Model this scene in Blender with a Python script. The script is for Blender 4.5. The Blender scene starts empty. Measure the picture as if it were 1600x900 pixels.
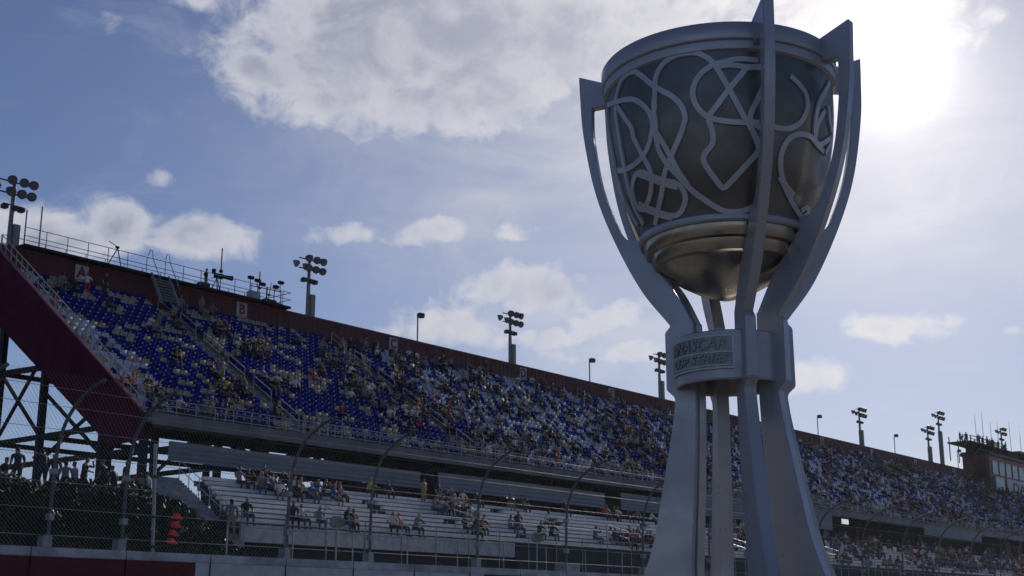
import bpy, bmesh, math, random
import numpy as np
from mathutils import Vector, Matrix
random.seed(7); rng = np.random.default_rng(7)
S = bpy.context.scene; COL = S.collection
R = math.radians
# ---------------------------------------------------------------- camera
EYE = 1.6; AZ = R(39.15); PITCH = math.atan(519/2037); F = 2037.0
cam = bpy.data.cameras.new('camera'); camo = bpy.data.objects.new('camera', cam); COL.objects.link(camo)
camo.location = (0, 0, EYE); camo.rotation_euler = (math.pi/2 + PITCH, 0, AZ - math.pi/2)
cam.sensor_width = 36; cam.lens = F*36/1600; cam.clip_start = .1; cam.clip_end = 6000
cam.dof.use_dof = True; cam.dof.focus_distance = 10.3; cam.dof.aperture_fstop = 13
S.camera = camo
def ray(px, py):                      # direction of the sight line through a point of the photograph
    r = px-800; u = 450-py
    f = F*math.cos(PITCH) - u*math.sin(PITCH); z = F*math.sin(PITCH) + u*math.cos(PITCH)
    return Vector((f*math.cos(AZ) + r*math.sin(AZ), f*math.sin(AZ) - r*math.cos(AZ), z))
def at_y(px, py, y):
    d = ray(px, py); t = y/d.y; return Vector((d.x*t, y, EYE + d.z*t))
def azel(px, py):
    d = ray(px, py); return math.atan2(d.y, d.x), math.atan2(d.z, math.hypot(d.x, d.y))
# ---------------------------------------------------------------- sun, sky, clouds
SUN_AZ, SUN_EL = R(21.8), R(23.06)
SUN = Vector((math.cos(SUN_AZ)*math.cos(SUN_EL), math.sin(SUN_AZ)*math.cos(SUN_EL), math.sin(SUN_EL)))
sl = bpy.data.lights.new('sun', 'SUN'); sl.energy = 3.2; sl.angle = R(.5); sl.color = (1, .9, .76)
so = bpy.data.objects.new('sun', sl); COL.objects.link(so); so.rotation_euler = SUN.to_track_quat('Z', 'Y').to_euler()
so.location = SUN*300
W = bpy.data.worlds.new('World'); S.world = W; W.use_nodes = True
NT = W.node_tree; NT.nodes.clear()
class NB:                             # tiny node-graph builder
    def __init__(s, nt): s.nt = nt; s.N = nt.nodes; s.L = nt.links
    def put(s, sock, v):
        if hasattr(v, 'is_output') or isinstance(v, bpy.types.NodeSocket): s.L.new(v, sock)
        else: sock.default_value = v
    def m(s, op, a, b=None, c=None, clamp=False):
        n = s.N.new('ShaderNodeMath'); n.operation = op; n.use_clamp = clamp
        s.put(n.inputs[0], a)
        if b is not None: s.put(n.inputs[1], b)
        if c is not None: s.put(n.inputs[2], c)
        return n.outputs[0]
    def mix(s, f, a, b, mode='MIX'):
        n = s.N.new('ShaderNodeMix'); n.data_type = 'RGBA'; n.blend_type = mode; n.clamp_factor = True
        s.put(n.inputs[0], f); s.put(n.inputs[6], a); s.put(n.inputs[7], b); return n.outputs[2]
    def ss(s, x, a, b, lo=0., hi=1.):
        n = s.N.new('ShaderNodeMapRange'); n.interpolation_type = 'SMOOTHSTEP'
        s.put(n.inputs[0], x)
        for i, v in enumerate((a, b, lo, hi)): n.inputs[i+1].default_value = v
        return n.outputs[0]
    def noise(s, vec, scale, detail=6, rough=.55, dist=0.):
        n = s.N.new('ShaderNodeTexNoise'); s.put(n.inputs['Vector'], vec)
        n.inputs['Scale'].default_value = scale; n.inputs['Detail'].default_value = detail
        n.inputs['Roughness'].default_value = rough; n.inputs['Distortion'].default_value = dist
        return n.outputs[0]
    def comb(s, x, y, z=0.):
        n = s.N.new('ShaderNodeCombineXYZ'); s.put(n.inputs[0], x); s.put(n.inputs[1], y); s.put(n.inputs[2], z); return n.outputs[0]
b = NB(NT)
sky = NT.nodes.new('ShaderNodeTexSky'); sky.sky_type = 'NISHITA'; sky.sun_disc = False
sky.sun_elevation = SUN_EL; sky.sun_rotation = math.pi/2 - SUN_AZ
sky.air_density = 1.0; sky.dust_density = 0.14; sky.ozone_density = 2.0
SKY_GAIN = .054
tc = NT.nodes.new('ShaderNodeTexCoord'); sp = NT.nodes.new('ShaderNodeSeparateXYZ'); NT.links.new(tc.outputs['Generated'], sp.inputs[0])
az = b.m('ARCTAN2', sp.outputs[1], sp.outputs[0]); el = b.m('ARCSINE', sp.outputs[2])
ce = b.m('COSINE', el)
dot = NT.nodes.new('ShaderNodeVectorMath'); dot.operation = 'DOT_PRODUCT'
NT.links.new(tc.outputs['Generated'], dot.inputs[0]); dot.inputs[1].default_value = SUN
ang = b.m('ARCCOSINE', b.m('MINIMUM', dot.outputs['Value'], .9999999))          # angle from the sun, radians
uv = b.comb(az, b.m('MULTIPLY', el, 1.25))
n1 = b.noise(uv, 37, 10, .60, .35); n2 = b.noise(uv, 11, 6, .55); n3 = b.noise(b.comb(az, b.m('MULTIPLY', el, 2.2), 3.7), 9, 8, .62, .6)
# clouds: direction of the centre (as a point of the photograph), half-widths in degrees, tilt, strength
CL = [(640, 60, 8.2, 4.6, 0, 1.15), (520, 130, 4.6, 2.6, -18, .9), (760, 150, 4.2, 2.6, 10, .95), (880, 60, 4.6, 3.4, 0, 1.0), (1040, 20, 6, 2.2, 0, .8),
      (410, 112, 2.8, 1.2, -22, .92), (1330, 40, 6.0, 3.6, 0, .9), (1400, 180, 3.0, 1.3, 0, .55), (1180, -70, 9, 2.6, 0, .9), (600, -140, 10, 3, 0, .9), (80, 372, 3.4, 1.5, 0, .95), (185, 352, 1.9, 1.5, 0, .95), (310, 368, 2.9, 1.2, 0, .95), (-40, 360, 3, 1.6, 0, .9),
      (252, 282, 1.0, .6, 0, .68), (530, 364, 2.2, .8, 8, .72), (680, 360, 2.8, 1.0, 6, .82), (805, 360, 2.0, .8, 0, .68), (835, 455, 4.0, 1.7, -8, .90),
      (720, 515, 3.6, 1.5, 0, .80), (850, 530, 2.2, 1.0, 0, .78), (950, 500, 3.0, 1.2, 20, .78), (985, 548, 2.4, 1.0, 0, .76), (1400, 512, 2.8, .9, -6, .85),
      (1480, 505, 1.2, .6, 0, .6), (1270, 590, 2.2, 1.0, 0, .8), (1560, 25, 1.0, .6, 0, .6), (315, 2, 1.6, .7, 0, .7), (170, 30, .9, 1.0, 40, .55),
      (880, 555, 2.0, .6, 0, .6), (620, 520, 1.5, .6, 0, .55), (1490, 735, 2.2, .7, 0, .8), (1580, 517, .8, .3, 0, .6)]
fld = None
for px, py, ra, re, tl, st in CL:
    a0, e0 = azel(px, py); c, s_ = math.cos(R(tl)), math.sin(R(tl))
    da = b.m('MULTIPLY', b.m('SUBTRACT', az, a0), -math.cos(e0)); de = b.m('SUBTRACT', el, e0)
    u = b.m('MULTIPLY_ADD', da, c/R(ra), b.m('MULTIPLY', de, s_/R(ra)))
    v = b.m('MULTIPLY_ADD', da, -s_/R(re), b.m('MULTIPLY', de, c/R(re)))
    q = b.m('MULTIPLY_ADD', u, u, b.m('MULTIPLY', v, v))
    g = b.m('MULTIPLY', b.m('EXPONENT', b.m('MULTIPLY', q, -.9)), st)
    fld = g if fld is None else b.m('SMOOTH_MAX', fld, g, .18)
body = b.m('ADD', fld, b.m('MULTIPLY_ADD', n1, .95, -.475))
body = b.m('ADD', body, b.m('MULTIPLY_ADD', n2, .5, -.25))
dens = b.ss(body, .34, .84)
def veil(px, py, rad):                 # thin high cloud round one direction of the sky
    a0, e0 = azel(px, py); da = b.m('SUBTRACT', az, a0); de = b.m('MULTIPLY', b.m('SUBTRACT', el, e0), 1.7)
    return b.m('EXPONENT', b.m('MULTIPLY', b.m('MULTIPLY_ADD', da, da, b.m('MULTIPLY', de, de)), -1/R(rad)**2))
vl = b.m('MAXIMUM', b.m('MAXIMUM', veil(800, 270, 9.5), b.m('MULTIPLY', veil(900, 510, 7), .9)), b.m('MULTIPLY', veil(1450, 300, 8), .9))
cirr = b.m('MULTIPLY', b.ss(n3, .25, .80, .30, .95), b.m('MULTIPLY', vl, .85))
cirr = b.m('MAXIMUM', cirr, b.m('MULTIPLY', b.ss(n3, .50, .80), .22))
dens = b.m('MAXIMUM', dens, cirr)
core = b.m('MULTIPLY', b.ss(b.m('MULTIPLY_ADD', n1, .5, b.m('ADD', fld, -.25)), .62, 1.0), b.ss(b.noise(uv, 15, 7, .58, .4), .34, .58, .30, 1.0))
near = b.m('EXPONENT', b.m('MULTIPLY', ang, -1/R(13)))
far = b.ss(ang, .7, 1.9, 1.0, .35)
cl_lit = b.mix(near, b.mix(far, (.14, .15, .18, 1), (.60, .60, .655, 1)), (.80, .78, .75, 1))
cl_col = b.mix(b.m('MULTIPLY', core, .95), cl_lit, b.mix(near, (.25, .27, .38, 1), (.58, .58, .64, 1)))
sk = NT.nodes.new('ShaderNodeMix'); sk.data_type = 'RGBA'; sk.blend_type = 'MULTIPLY'; sk.inputs[0].default_value = 1
NT.links.new(sky.outputs[0], sk.inputs[6]); sk.inputs[7].default_value = (SKY_GAIN*.97, SKY_GAIN*.95, SKY_GAIN*1.20, 1)
skc = b.mix(1., sk.outputs[2], b.mix(near, (1, 1, 1, 1), (1.0, .92, .78, 1)), 'MULTIPLY')
col = b.mix(b.m('MULTIPLY', dens, .88), skc, cl_col)
def glow(amp, deg, c):
    e = b.m('MULTIPLY', b.m('EXPONENT', b.m('MULTIPLY', ang, -1/R(deg))), amp)
    n = NT.nodes.new('ShaderNodeVectorMath'); n.operation = 'SCALE'; n.inputs[0].default_value = c; NT.links.new(e, n.inputs['Scale']); return n.outputs[0]
for g in (glow(4.2, .85, (1, .97, .9)), glow(.60, 8, (1, .93, .86))): col = b.mix(1., col, g, 'ADD')
bg = NT.nodes.new('ShaderNodeBackground'); NT.links.new(col, bg.inputs[0]); bg.inputs[1].default_value = 1.0
wo = NT.nodes.new('ShaderNodeOutputWorld'); NT.links.new(bg.outputs[0], wo.inputs[0])
S.view_settings.view_transform = 'Standard'; S.view_settings.look = 'None'; S.view_settings.gamma = 1; S.view_settings.exposure = 0
S.render.engine = 'CYCLES'; S.cycles.use_denoising = True; S.cycles.max_bounces = 5; S.cycles.transparent_max_bounces = 12
# ---------------------------------------------------------------- helpers
_mats = {}
def mat(name, c, rough=.7, metal=0., var=.12, vscale=3., bump=0., bscale=40., spec=.4, dirt=None):
    if name in _mats: return _mats[name]
    m = bpy.data.materials.new(name); m.use_nodes = True; nb = NB(m.node_tree); bs = m.node_tree.nodes['Principled BSDF']
    t = m.node_tree.nodes.new('ShaderNodeTexCoord')
    n = nb.noise(t.outputs['Object'], vscale, 6, .6)
    d = tuple(x*(1-var*1.6) for x in c) if dirt is None else dirt
    h = tuple(min(1, x*(1+var)) for x in c)
    colr = nb.mix(nb.ss(n, .3, .7), (*d, 1), (*h, 1))
    m.node_tree.links.new(colr, bs.inputs['Base Color'])
    nb.put(bs.inputs['Roughness'], nb.ss(nb.noise(t.outputs['Object'], vscale*3, 4), .3, .7, max(.05, rough-.1), min(1, rough+.1)))
    bs.inputs['Metallic'].default_value = metal; bs.inputs['Specular IOR Level'].default_value = spec
    if bump:
        bp = m.node_tree.nodes.new('ShaderNodeBump'); bp.inputs['Strength'].default_value = bump; bp.inputs['Distance'].default_value = .02
        m.node_tree.links.new(nb.noise(t.outputs['Object'], bscale, 5), bp.inputs['Height']); m.node_tree.links.new(bp.outputs[0], bs.inputs['Normal'])
    _mats[name] = m; return m
class MB:
    def __init__(s): s.v = []; s.f = []; s.mi = []; s.uv = None
    def add(s, vs, fs, k=0):
        o = len(s.v); s.v += [tuple(p) for p in vs]; s.f += [tuple(i+o for i in f) for f in fs]; s.mi += [k]*len(fs); return s
    def box(s, x0, x1, y0, y1, z0, z1, k=0):
        return s.add([(x, y, z) for x in (x0, x1) for y in (y0, y1) for z in (z0, z1)],
                     [(0, 1, 3, 2), (4, 6, 7, 5), (0, 4, 5, 1), (2, 3, 7, 6), (0, 2, 6, 4), (1, 5, 7, 3)], k)
    def bar(s, p, q, w, h=None, k=0, up=(0, 0, 1)):      # rectangular bar from p to q
        p, q = Vector(p), Vector(q); d = (q-p).normalized(); h = h or w
        u = Vector(up); u = Vector((1, 0, 0)) if abs(d.dot(u)) > .98 else u
        a = d.cross(u).normalized(); c = a.cross(d).normalized()
        vs = [e + a*(sx*w/2) + c*(sz*h/2) for e in (p, q) for sx in (-1, 1) for sz in (-1, 1)]
        return s.add(vs, [(0, 1, 3, 2), (4, 6, 7, 5), (0, 4, 5, 1), (2, 3, 7, 6), (0, 2, 6, 4), (1, 5, 7, 3)], k)
    def tube(s, pts, r, n=8, k=0):
        pts = [Vector(p) for p in pts]; rs = r if isinstance(r, (list, tuple)) else [r]*len(pts); vs = []
        for i, p in enumerate(pts):
            d = (pts[min(i+1, len(pts)-1)] - pts[max(i-1, 0)]).normalized()
            a = d.cross(Vector((0, 0, 1)) if abs(d.z) < .95 else Vector((1, 0, 0))).normalized(); c = d.cross(a)
            vs += [p + (a*math.cos(2*math.pi*j/n) + c*math.sin(2*math.pi*j/n))*rs[i] for j in range(n)]
        fs = [(i*n+j, i*n+(j+1) % n, (i+1)*n+(j+1) % n, (i+1)*n+j) for i in range(len(pts)-1) for j in range(n)]
        fs += [tuple(range(n))[::-1], tuple((len(pts)-1)*n+j for j in range(n))]
        return s.add(vs, fs, k)
    def lathe(s, prof, c=(0, 0), n=64, k=0):
        vs = [(c[0]+r*math.cos(2*math.pi*j/n), c[1]+r*math.sin(2*math.pi*j/n), z) for r, z in prof for j in range(n)]
        fs = [(i*n+j, i*n+(j+1) % n, (i+1)*n+(j+1) % n, (i+1)*n+j) for i in range(len(prof)-1) for j in range(n)]
        return s.add(vs, fs, k)
    def build(s, name, mats, parent=None, smooth=False, bevel=0):
        me = bpy.data.meshes.new(name); me.from_pydata(s.v, [], s.f); me.update()
        mats = mats if isinstance(mats, (list, tuple)) else [mats]
        for m in mats: me.materials.append(m)
        if len(mats) > 1: me.polygons.foreach_set('material_index', np.array(s.mi, dtype=np.int32))
        bm = bmesh.new(); bm.from_mesh(me); bmesh.ops.recalc_face_normals(bm, faces=bm.faces)
        if bevel: bmesh.ops.bevel(bm, geom=[e for e in bm.edges if len(e.link_faces) == 2 and e.calc_face_angle(0) > .5], offset=bevel, segments=2, affect='EDGES')
        bm.to_mesh(me); bm.free()
        if smooth:
            me.polygons.foreach_set('use_smooth', [True]*len(me.polygons))
            if smooth != 'all': me.set_sharp_from_angle(angle=R(35))
        return link(name, me, parent)
def link(name, me, parent=None):
    o = bpy.data.objects.new(name, me); COL.objects.link(o)
    if parent is not None:
        o.parent = parent
        if parent.get('base'): o.matrix_parent_inverse = Matrix.Translation(parent.location).inverted()
    return o
def thing(name, label, cat, loc=(0, 0, 0), group=None):
    o = bpy.data.objects.new(name, None); COL.objects.link(o); o.location = loc; o.empty_display_size = .1; o['base'] = 1
    return tag(o, label, cat, group)
def tag(o, label=None, cat=None, group=None, kind=None):
    for k, v in (('label', label), ('category', cat), ('group', group), ('kind', kind)):
        if v: o[k] = v
    return o
def rows_mesh(tv, tf, tm, offs, mats_of=None, name='m', mats=(), rot=None, scl=None):
    """many copies of a small template merged in one mesh: offs (n,3), mats_of(n, k)->material index per template face"""
    tv = np.array(tv, float); n = len(offs); nv = len(tv)
    V = np.repeat(tv[None], n, 0)
    if rot is not None:
        c, s_ = np.cos(rot)[:, None], np.sin(rot)[:, None]; x = V[:, :, 0]*c - V[:, :, 1]*s_; y = V[:, :, 0]*s_ + V[:, :, 1]*c
        V = np.stack([x, y, V[:, :, 2]], 2)
    if scl is not None: V = V*scl[:, None, None]
    V = (V + np.array(offs)[:, None, :]).reshape(-1, 3)
    L = np.array([len(f) for f in tf]); flat = np.concatenate([np.array(f) for f in tf])
    loops = (flat[None] + (np.arange(n)*nv)[:, None]).ravel()
    cnt = np.tile(L, n); st = np.concatenate([[0], np.cumsum(cnt)[:-1]])
    me = bpy.data.meshes.new(name); me.vertices.add(len(V)); me.vertices.foreach_set('co', V.ravel())
    me.loops.add(len(loops)); me.loops.foreach_set('vertex_index', loops.astype(np.int32))
    me.polygons.add(len(cnt)); me.polygons.foreach_set('loop_start', st.astype(np.int32)); me.polygons.foreach_set('loop_total', cnt.astype(np.int32))
    for m in mats: me.materials.append(m)
    if mats_of is not None: me.polygons.foreach_set('material_index', np.asarray(mats_of).astype(np.int32).ravel())
    me.update(calc_edges=True); me.validate(); return me
def spline(pts, step):                 # Catmull-Rom, resampled
    P = [Vector(p) for p in pts]; P = [P[0]*2-P[1]] + P + [P[-1]*2-P[-2]]; out = []
    for i in range(1, len(P)-2):
        p0, p1, p2, p3 = P[i-1:i+3]; n = max(2, int((p2-p1).length/step))
        for k in range(n):
            t = k/n
            out.append(.5*((2*p1) + (p2-p0)*t + (2*p0-5*p1+4*p2-p3)*t*t + (3*p1-p0-3*p2+p3)*t**3))
    return out + [P[-2]]
# ---------------------------------------------------------------- ground
g = MB(); g.add([(-900, -900, 0), (2500, -900, 0), (2500, 20, 0), (-900, 20, 0)], [(0, 1, 2, 3)])
tag(g.build('ground', mat('infield concrete', (.22, .205, .19), .85, vscale=.4, bump=.3, bscale=30)), kind='structure')
g = MB(); g.add([(-400, 20, 0.004), (700, 20, 0.004), (700, 44.3, 2.9), (-400, 44.3, 2.9)], [(0, 1, 2, 3)])
tag(g.build('race_track', mat('track asphalt', (.085, .083, .082), .8, vscale=.3, bump=.3, bscale=40)), kind='structure')
g = MB(); g.add([(-900, 20, -.02), (2500, 20, -.02), (2500, 4000, -.02), (-900, 4000, -.02)], [(0, 1, 2, 3)])
tag(g.build('lawn', mat('grass ground', (.05, .07, .025), .95, vscale=.2)), kind='structure')
# ---------------------------------------------------------------- trophy
AX = Vector((8.7024, 4.9263, 0)); DA = math.atan2(AX.y, AX.x)            # axis of the trophy, 10 m from the eye
silver = mat('silver paint', (.37, .385, .43), .36, .42, .02, 1.2, spec=.5)
brushed = mat('brushed cup metal', (.17, .168, .165), .40, .75, .10, 2.)
polish = mat('polished metal', (.40, .36, .30), .27, 1., .02, 1.)
relief = mat('relief silver', (.47, .49, .54), .45, .3, .05, 6.)
trophy = thing('giant_trophy', 'giant silver racing trophy with tall curved handles and raised circuit outlines on its cup', 'trophy', (AX.x, AX.y, 0))
BOWL = [(.655, 4.50), (.70, 4.63), (.75, 4.74), (.80, 4.87), (.855, 5.12), (.885, 5.32), (.898, 5.5), (.90, 5.74)]
bow = [(p.x, p.y) for p in spline([(r, z, 0) for r, z in BOWL], .03)]
def bowl_r(z):
    for (r0, z0), (r1, z1) in zip(bow, bow[1:]):
        if z0 <= z <= z1: return r0 + (r1-r0)*(z-z0)/(z1-z0+1e-9)
    return bow[-1][0] if z > bow[-1][1] else bow[0][0]
MB().lathe(bow, AX, 96).build('cup_bowl', brushed, trophy, True)
MB().lathe([(.895, 5.70), (.925, 5.715), (.93, 5.735), (.93, 5.775), (.922, 5.785), (.94, 5.79), (.945, 5.80), (.945, 5.91), (.935, 5.925), (.88, 5.925), (.87, 5.9), (.86, 5.3), (.5, 4.7), (0.01, 4.68)], AX, 96).build('cup_rim', silver, trophy, True)
MB().lathe([(.62, 4.53), (.66, 4.525), (.672, 4.51), (.672, 4.475), (.66, 4.463), (.635, 4.46)], AX, 96).build('cup_flange', silver, trophy, True)
MB().lathe([(.635, 4.47), (.632, 4.40), (.615, 4.37), (.60, 4.365), (.575, 4.36), (.565, 4.30), (.55, 4.275), (.52, 4.27), (.50, 4.262), (.45, 4.215), (.36, 4.15), (.24, 4.085), (.12, 4.035), (.06, 4.018), (.005, 4.014)], AX, 96).build('cup_base', polish, trophy, True)
coll = MB().lathe([(.386, 3.58), (.386, 3.332), (.391, 3.322), (.408, 3.322), (.415, 3.33), (.415, 3.685), (.405, 3.695), (.02, 3.70)], AX, 96).build('collar', silver, trophy, True)
MB().lathe([(.384, 3.336), (.384, 3.59), (.02, 3.60)], AX, 96).build('inner_ring', mat('bright polished metal', (.72, .68, .6), .25, 1., .02, 1.), coll, True)
# handles: one radial plate each, foot to rim; (r, z) outline
def cr(pts, st=.04): return [(p.x, p.y) for p in spline([(a, c, 0) for a, c in pts], st)]
outer = [(.89, 5.93), (1.165, 6.035)] + cr([(1.16, 5.9), (1.135, 5.52), (1.045, 5.02), (.90, 4.60), (.68, 4.15), (.445, 3.83)]) + [(.49, 3.78), (.49, 3.325), (.432, 3.27)] \
    + cr([(.425, 3.24), (.445, 3.08), (.485, 2.86), (.565, 2.45), (.63, 2.15), (.71, 1.92), (.80, 1.74), (.92, 1.6)])
inner = cr([(.30, 1.6), (.335, 1.92), (.325, 2.15), (.30, 2.5), (.275, 2.9), (.262, 3.2)]) + [(.262, 3.33), (.27, 3.86)] \
    + cr([(.275, 3.86), (.40, 4.10), (.52, 4.27), (.60, 4.38)]) + [(.66, 4.46), (.66, 4.55), (.775, 4.565), (.83, 4.63)] \
    + cr([(.83, 4.63), (.93, 4.88), (1.00, 5.14), (1.05, 5.5), (1.055, 5.74)]) + [(.92, 5.75)]
def dedupe(p): return [a for i, a in enumerate(p) if i == 0 or (abs(a[0]-p[i-1][0]) + abs(a[1]-p[i-1][1])) > 1e-4]
poly = dedupe(outer + inner)
for ph in (19.5, 61, 100, -166, -124, -100):
    a = DA + math.pi + R(ph); er = Vector((math.cos(a), math.sin(a), 0)); et = Vector((-er.y, er.x, 0)); m = MB(); n = len(poly)
    vs = [AX + er*r + et*(s_*(.043 + .010*min(1, max(0, (4.2-z)/1.6)))) + Vector((0, 0, z)) for s_ in (-1, 1) for r, z in poly]
    m.add(vs, [tuple(range(n))[::-1], tuple(range(n, 2*n))] + [(i, (i+1) % n, n+(i+1) % n, n+i) for i in range(n)])
    m.build('handle', silver, trophy, True, .006)
MB().lathe([(1.25, 0), (1.25, 1.35), (1.2, 1.4), (1.05, 1.4), (1.0, 1.6), (.01, 1.61)], AX, 96).build('plinth', mat('plinth grey', (.2, .2, .21), .6), trophy, True)
# raised circuit outlines, traced in photo points and carried on the bowl surface
def on_bowl(px, py):
    d = ray(px, py); o = Vector((0, 0, EYE)); t = (9.0)/math.hypot(d.x, d.y); best = None
    for k in range(420):
        tt = t*(1 + k*.0006); p = o + d*tt; q = p - AX; rr = math.hypot(q.x, q.y)
        if rr <= bowl_r(p.z): return p
    return None
c2 = lambda L: [(930+x/5.293, 30+y/5.293) for x, y in L]
c3 = lambda L: [(940+x/5, 180+y/5) for x, y in L]
c4 = lambda L: [(1180+x/5.625, 130+y/5.625) for x, y in L]
c5 = lambda L: [(1160+x/5.625, 280+y/5.625) for x, y in L]
PATHS = [
 c2([(112, 715), (170, 692), (250, 668), (330, 668), (415, 720), (468, 800), (485, 880)]) + c3([(402, 110), (380, 220), (330, 325), (262, 390), (190, 425), (135, 432)]),
 c2([(180, 690), (185, 640), (205, 560), (250, 480), (320, 440), (372, 455), (500, 560), (640, 640), (720, 720), (748, 810)]) + c3([(650, 60), (625, 150), (585, 240), (540, 345), (505, 440), (480, 600), (455, 720), (428, 860)]),
 c2([(500, 760), (505, 560), (512, 480), (560, 385), (660, 312), (780, 288), (870, 295), (980, 375), (1100, 575), (1225, 810)]) + c3([(1140, 60), (1200, 180), (1225, 262), (1200, 310), (1090, 430), (985, 545), (960, 565), (930, 553), (820, 400), (797, 345), (815, 295), (868, 222), (865, 120), (842, 20)])
   + c2([(945, 810), (1020, 700), (1100, 592), (1200, 470), (1265, 408), (1440, 415)]),
 c2([(985, 378), (885, 450), (822, 550), (815, 650), (865, 755), (955, 822), (1090, 850), (1250, 858), (1350, 858)]),
 c2([(985, 378), (1060, 358), (1180, 335), (1340, 345)]), c2([(1010, 395), (1130, 385), (1250, 400), (1420, 395)]),
 c2([(1425, 480), (1350, 640), (1285, 780), (1290, 850), (1360, 905)]),
 c2([(500, 640), (495, 760)]) + c3([(428, 60), (432, 170), (460, 280), (520, 380), (615, 485), (715, 590), (850, 690), (930, 738), (1000, 755), (1100, 748), (1200, 705)]),
 c3([(425, 120), (500, 240), (560, 350), (620, 460), (680, 545)]),
 c2([(190, 720), (250, 810), (310, 900)]) + c3([(260, 175), (340, 335), (388, 440), (397, 560), (372, 670), (325, 735), (285, 710), (252, 620), (250, 545), (275, 470), (320, 445), (400, 475), (500, 510), (590, 530), (645, 590), (660, 660), (625, 755), (565, 785), (460, 760), (370, 720), (300, 690)]),
 c3([(300, 462), (400, 500), (500, 535), (600, 565)]), c3([(300, 715), (380, 745), (470, 780), (560, 805)]),
 c2([(178, 720), (185, 800), (195, 890)]) + c3([(152, 200), (175, 340), (200, 470), (235, 610), (275, 740), (335, 850)]),
 c2([(118, 740), (112, 800), (118, 880)]) + c3([(62, 80), (85, 240), (120, 420), (160, 580), (215, 720), (290, 860)]),
 c4([(300, -60), (385, 20), (440, 110), (448, 220), (400, 335), (310, 395), (215, 400), (120, 370), (60, 310)]),
 c4([(330, 985), (250, 880), (215, 760), (225, 610), (290, 490), (385, 450), (480, 475), (530, 540), (590, 605)]),
 c4([(640, -10), (555, 170), (512, 400), (540, 540), (590, 610), (650, 480)]), c4([(690, 150), (600, 240), (535, 360), (520, 470)]),
 c4([(630, 200), (640, 330), (660, 480), (600, 620)]),
 c5([(320, -20), (420, 190), (505, 325), (560, 300), (575, 265), (545, 250), (510, 280)]),
]
def ribbon(mb, P, w=.044, h=.022):
    P = spline(P, .02); vs = []; n = len(P)
    for i, p in enumerate(P):
        q = p - AX; rr = bowl_r(p.z); e = Vector((q.x, q.y, 0)).normalized(); sl_ = (bowl_r(p.z+.03) - bowl_r(p.z-.03))/.06
        nr = (e - Vector((0, 0, sl_))).normalized(); base = AX + e*rr + Vector((0, 0, p.z))
        t = (P[min(i+1, n-1)] - P[max(i-1, 0)]); t = (t - nr*t.dot(nr)).normalized(); s_ = nr.cross(t)
        lo, hi = base - nr*.006, base + nr*h
        vs += [lo - s_*w/2, lo + s_*w/2, hi + s_*w/2, hi - s_*w/2]
    fs = [(4*i+j, 4*i+(j+1) % 4, 4*i+4+(j+1) % 4, 4*i+4+j) for i in range(n-1) for j in range(4)] + [(0, 1, 2, 3), (4*n-4, 4*n-1, 4*n-2, 4*n-3)]
    mb.add(vs, fs)
hgt = 0
for L in PATHS:
    L = list(L); k = 1
    while k < len(L)-1:                # drop points that double back or crowd a neighbour
        a, c, e = Vector(L[k-1]), Vector(L[k]), Vector(L[k+1])
        if (c-a).length < 3.5 or (c-a).dot(e-c) < -.35*(c-a).length*(e-c).length: L.pop(k)
        else: k += 1
    P = [p for p in (on_bowl(*q) for q in L) if p is not None]
    hgt += 1
    if len(P) < 3: continue
    for turn in (0, math.pi):          # the far side carries circuits too
        M = Matrix.Translation(AX) @ Matrix.Rotation(turn, 4, 'Z') @ Matrix.Translation(-AX)
        m = MB(); ribbon(m, [M @ p for p in P], .041, .013 + .0012*(hgt % 5)); m.build('circuit_outline', relief, trophy, True)
# lettered plaque on the collar
def text_mesh(body, size, ext=0., bold=0., shear=0.):
    cu = bpy.data.curves.new('t', 'FONT'); cu.body = body; cu.size = size; cu.extrude = ext; cu.offset = bold; cu.shear = shear
    cu.align_x = 'CENTER'; cu.align_y = 'CENTER'; cu.resolution_u = 3; o = bpy.data.objects.new('t', cu); COL.objects.link(o)
    me = bpy.data.meshes.new_from_object(o.evaluated_get(bpy.context.evaluated_depsgraph_get())); bpy.data.objects.remove(o); return me
PH0 = DA + math.pi + R(-38)
def wrap(me, rad, zc, a0, th):
    for v in me.vertices:
        x, y, z = v.co; a = a0 + x/rad; r = rad + z
        v.co = (AX.x + r*math.cos(a), AX.y + r*math.sin(a), zc + y)
    me.update()
def slab(rad, t, a0, a1, z0, z1, n=30):
    m = MB(); vs = []
    for i in range(n+1):
        a = a0 + (a1-a0)*i/n
        for r, z in ((rad, z0), (rad+t, z0), (rad+t, z1), (rad, z1)): vs.append((AX.x+r*math.cos(a), AX.y+r*math.sin(a), z))
    m.add(vs, [(4*i+j, 4*i+(j+1) % 4, 4*i+4+(j+1) % 4, 4*i+4+j) for i in range(n) for j in range(4)] + [(0, 1, 2, 3), (4*n, 4*n+3, 4*n+2, 4*n+1)]); return m
plq = slab(.414, .012, PH0-R(43), PH0+R(43), 3.395, 3.655).build('plaque', mat('plaque metal', (.31, .33, .34), .45, .4), trophy, True, .003)
for z0, z1 in ((3.64, 3.652), (3.518, 3.528), (3.398, 3.41), (3.42, 3.427)): slab(.424, .010, PH0-R(42), PH0+R(42), z0, z1).build('moulding', relief, plq, True)
for s_ in (-1, 1): slab(.424, .0094, PH0+s_*R(42)-R(.9), PH0+s_*R(42)+R(.9), 3.397, 3.653, 3).build('moulding', relief, plq)
lm = mat('lettering metal', (.25, .265, .275), .45, .4)
for body, z, sz, xo in (('NASCAR', 3.583, .115, .03), ('CUP SERIES', 3.472, .088, .0)):
    me = text_mesh(body, sz, .007, .002, .28)
    xs = [v.co.x for v in me.vertices]; k = (.46 if xo else .54)/(max(xs)-min(xs))
    for v in me.vertices: v.co.x = v.co.x*k + xo
    wrap(me, .431, z, PH0, 0); me.materials.append(lm); link('lettering', me, plq)
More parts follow.
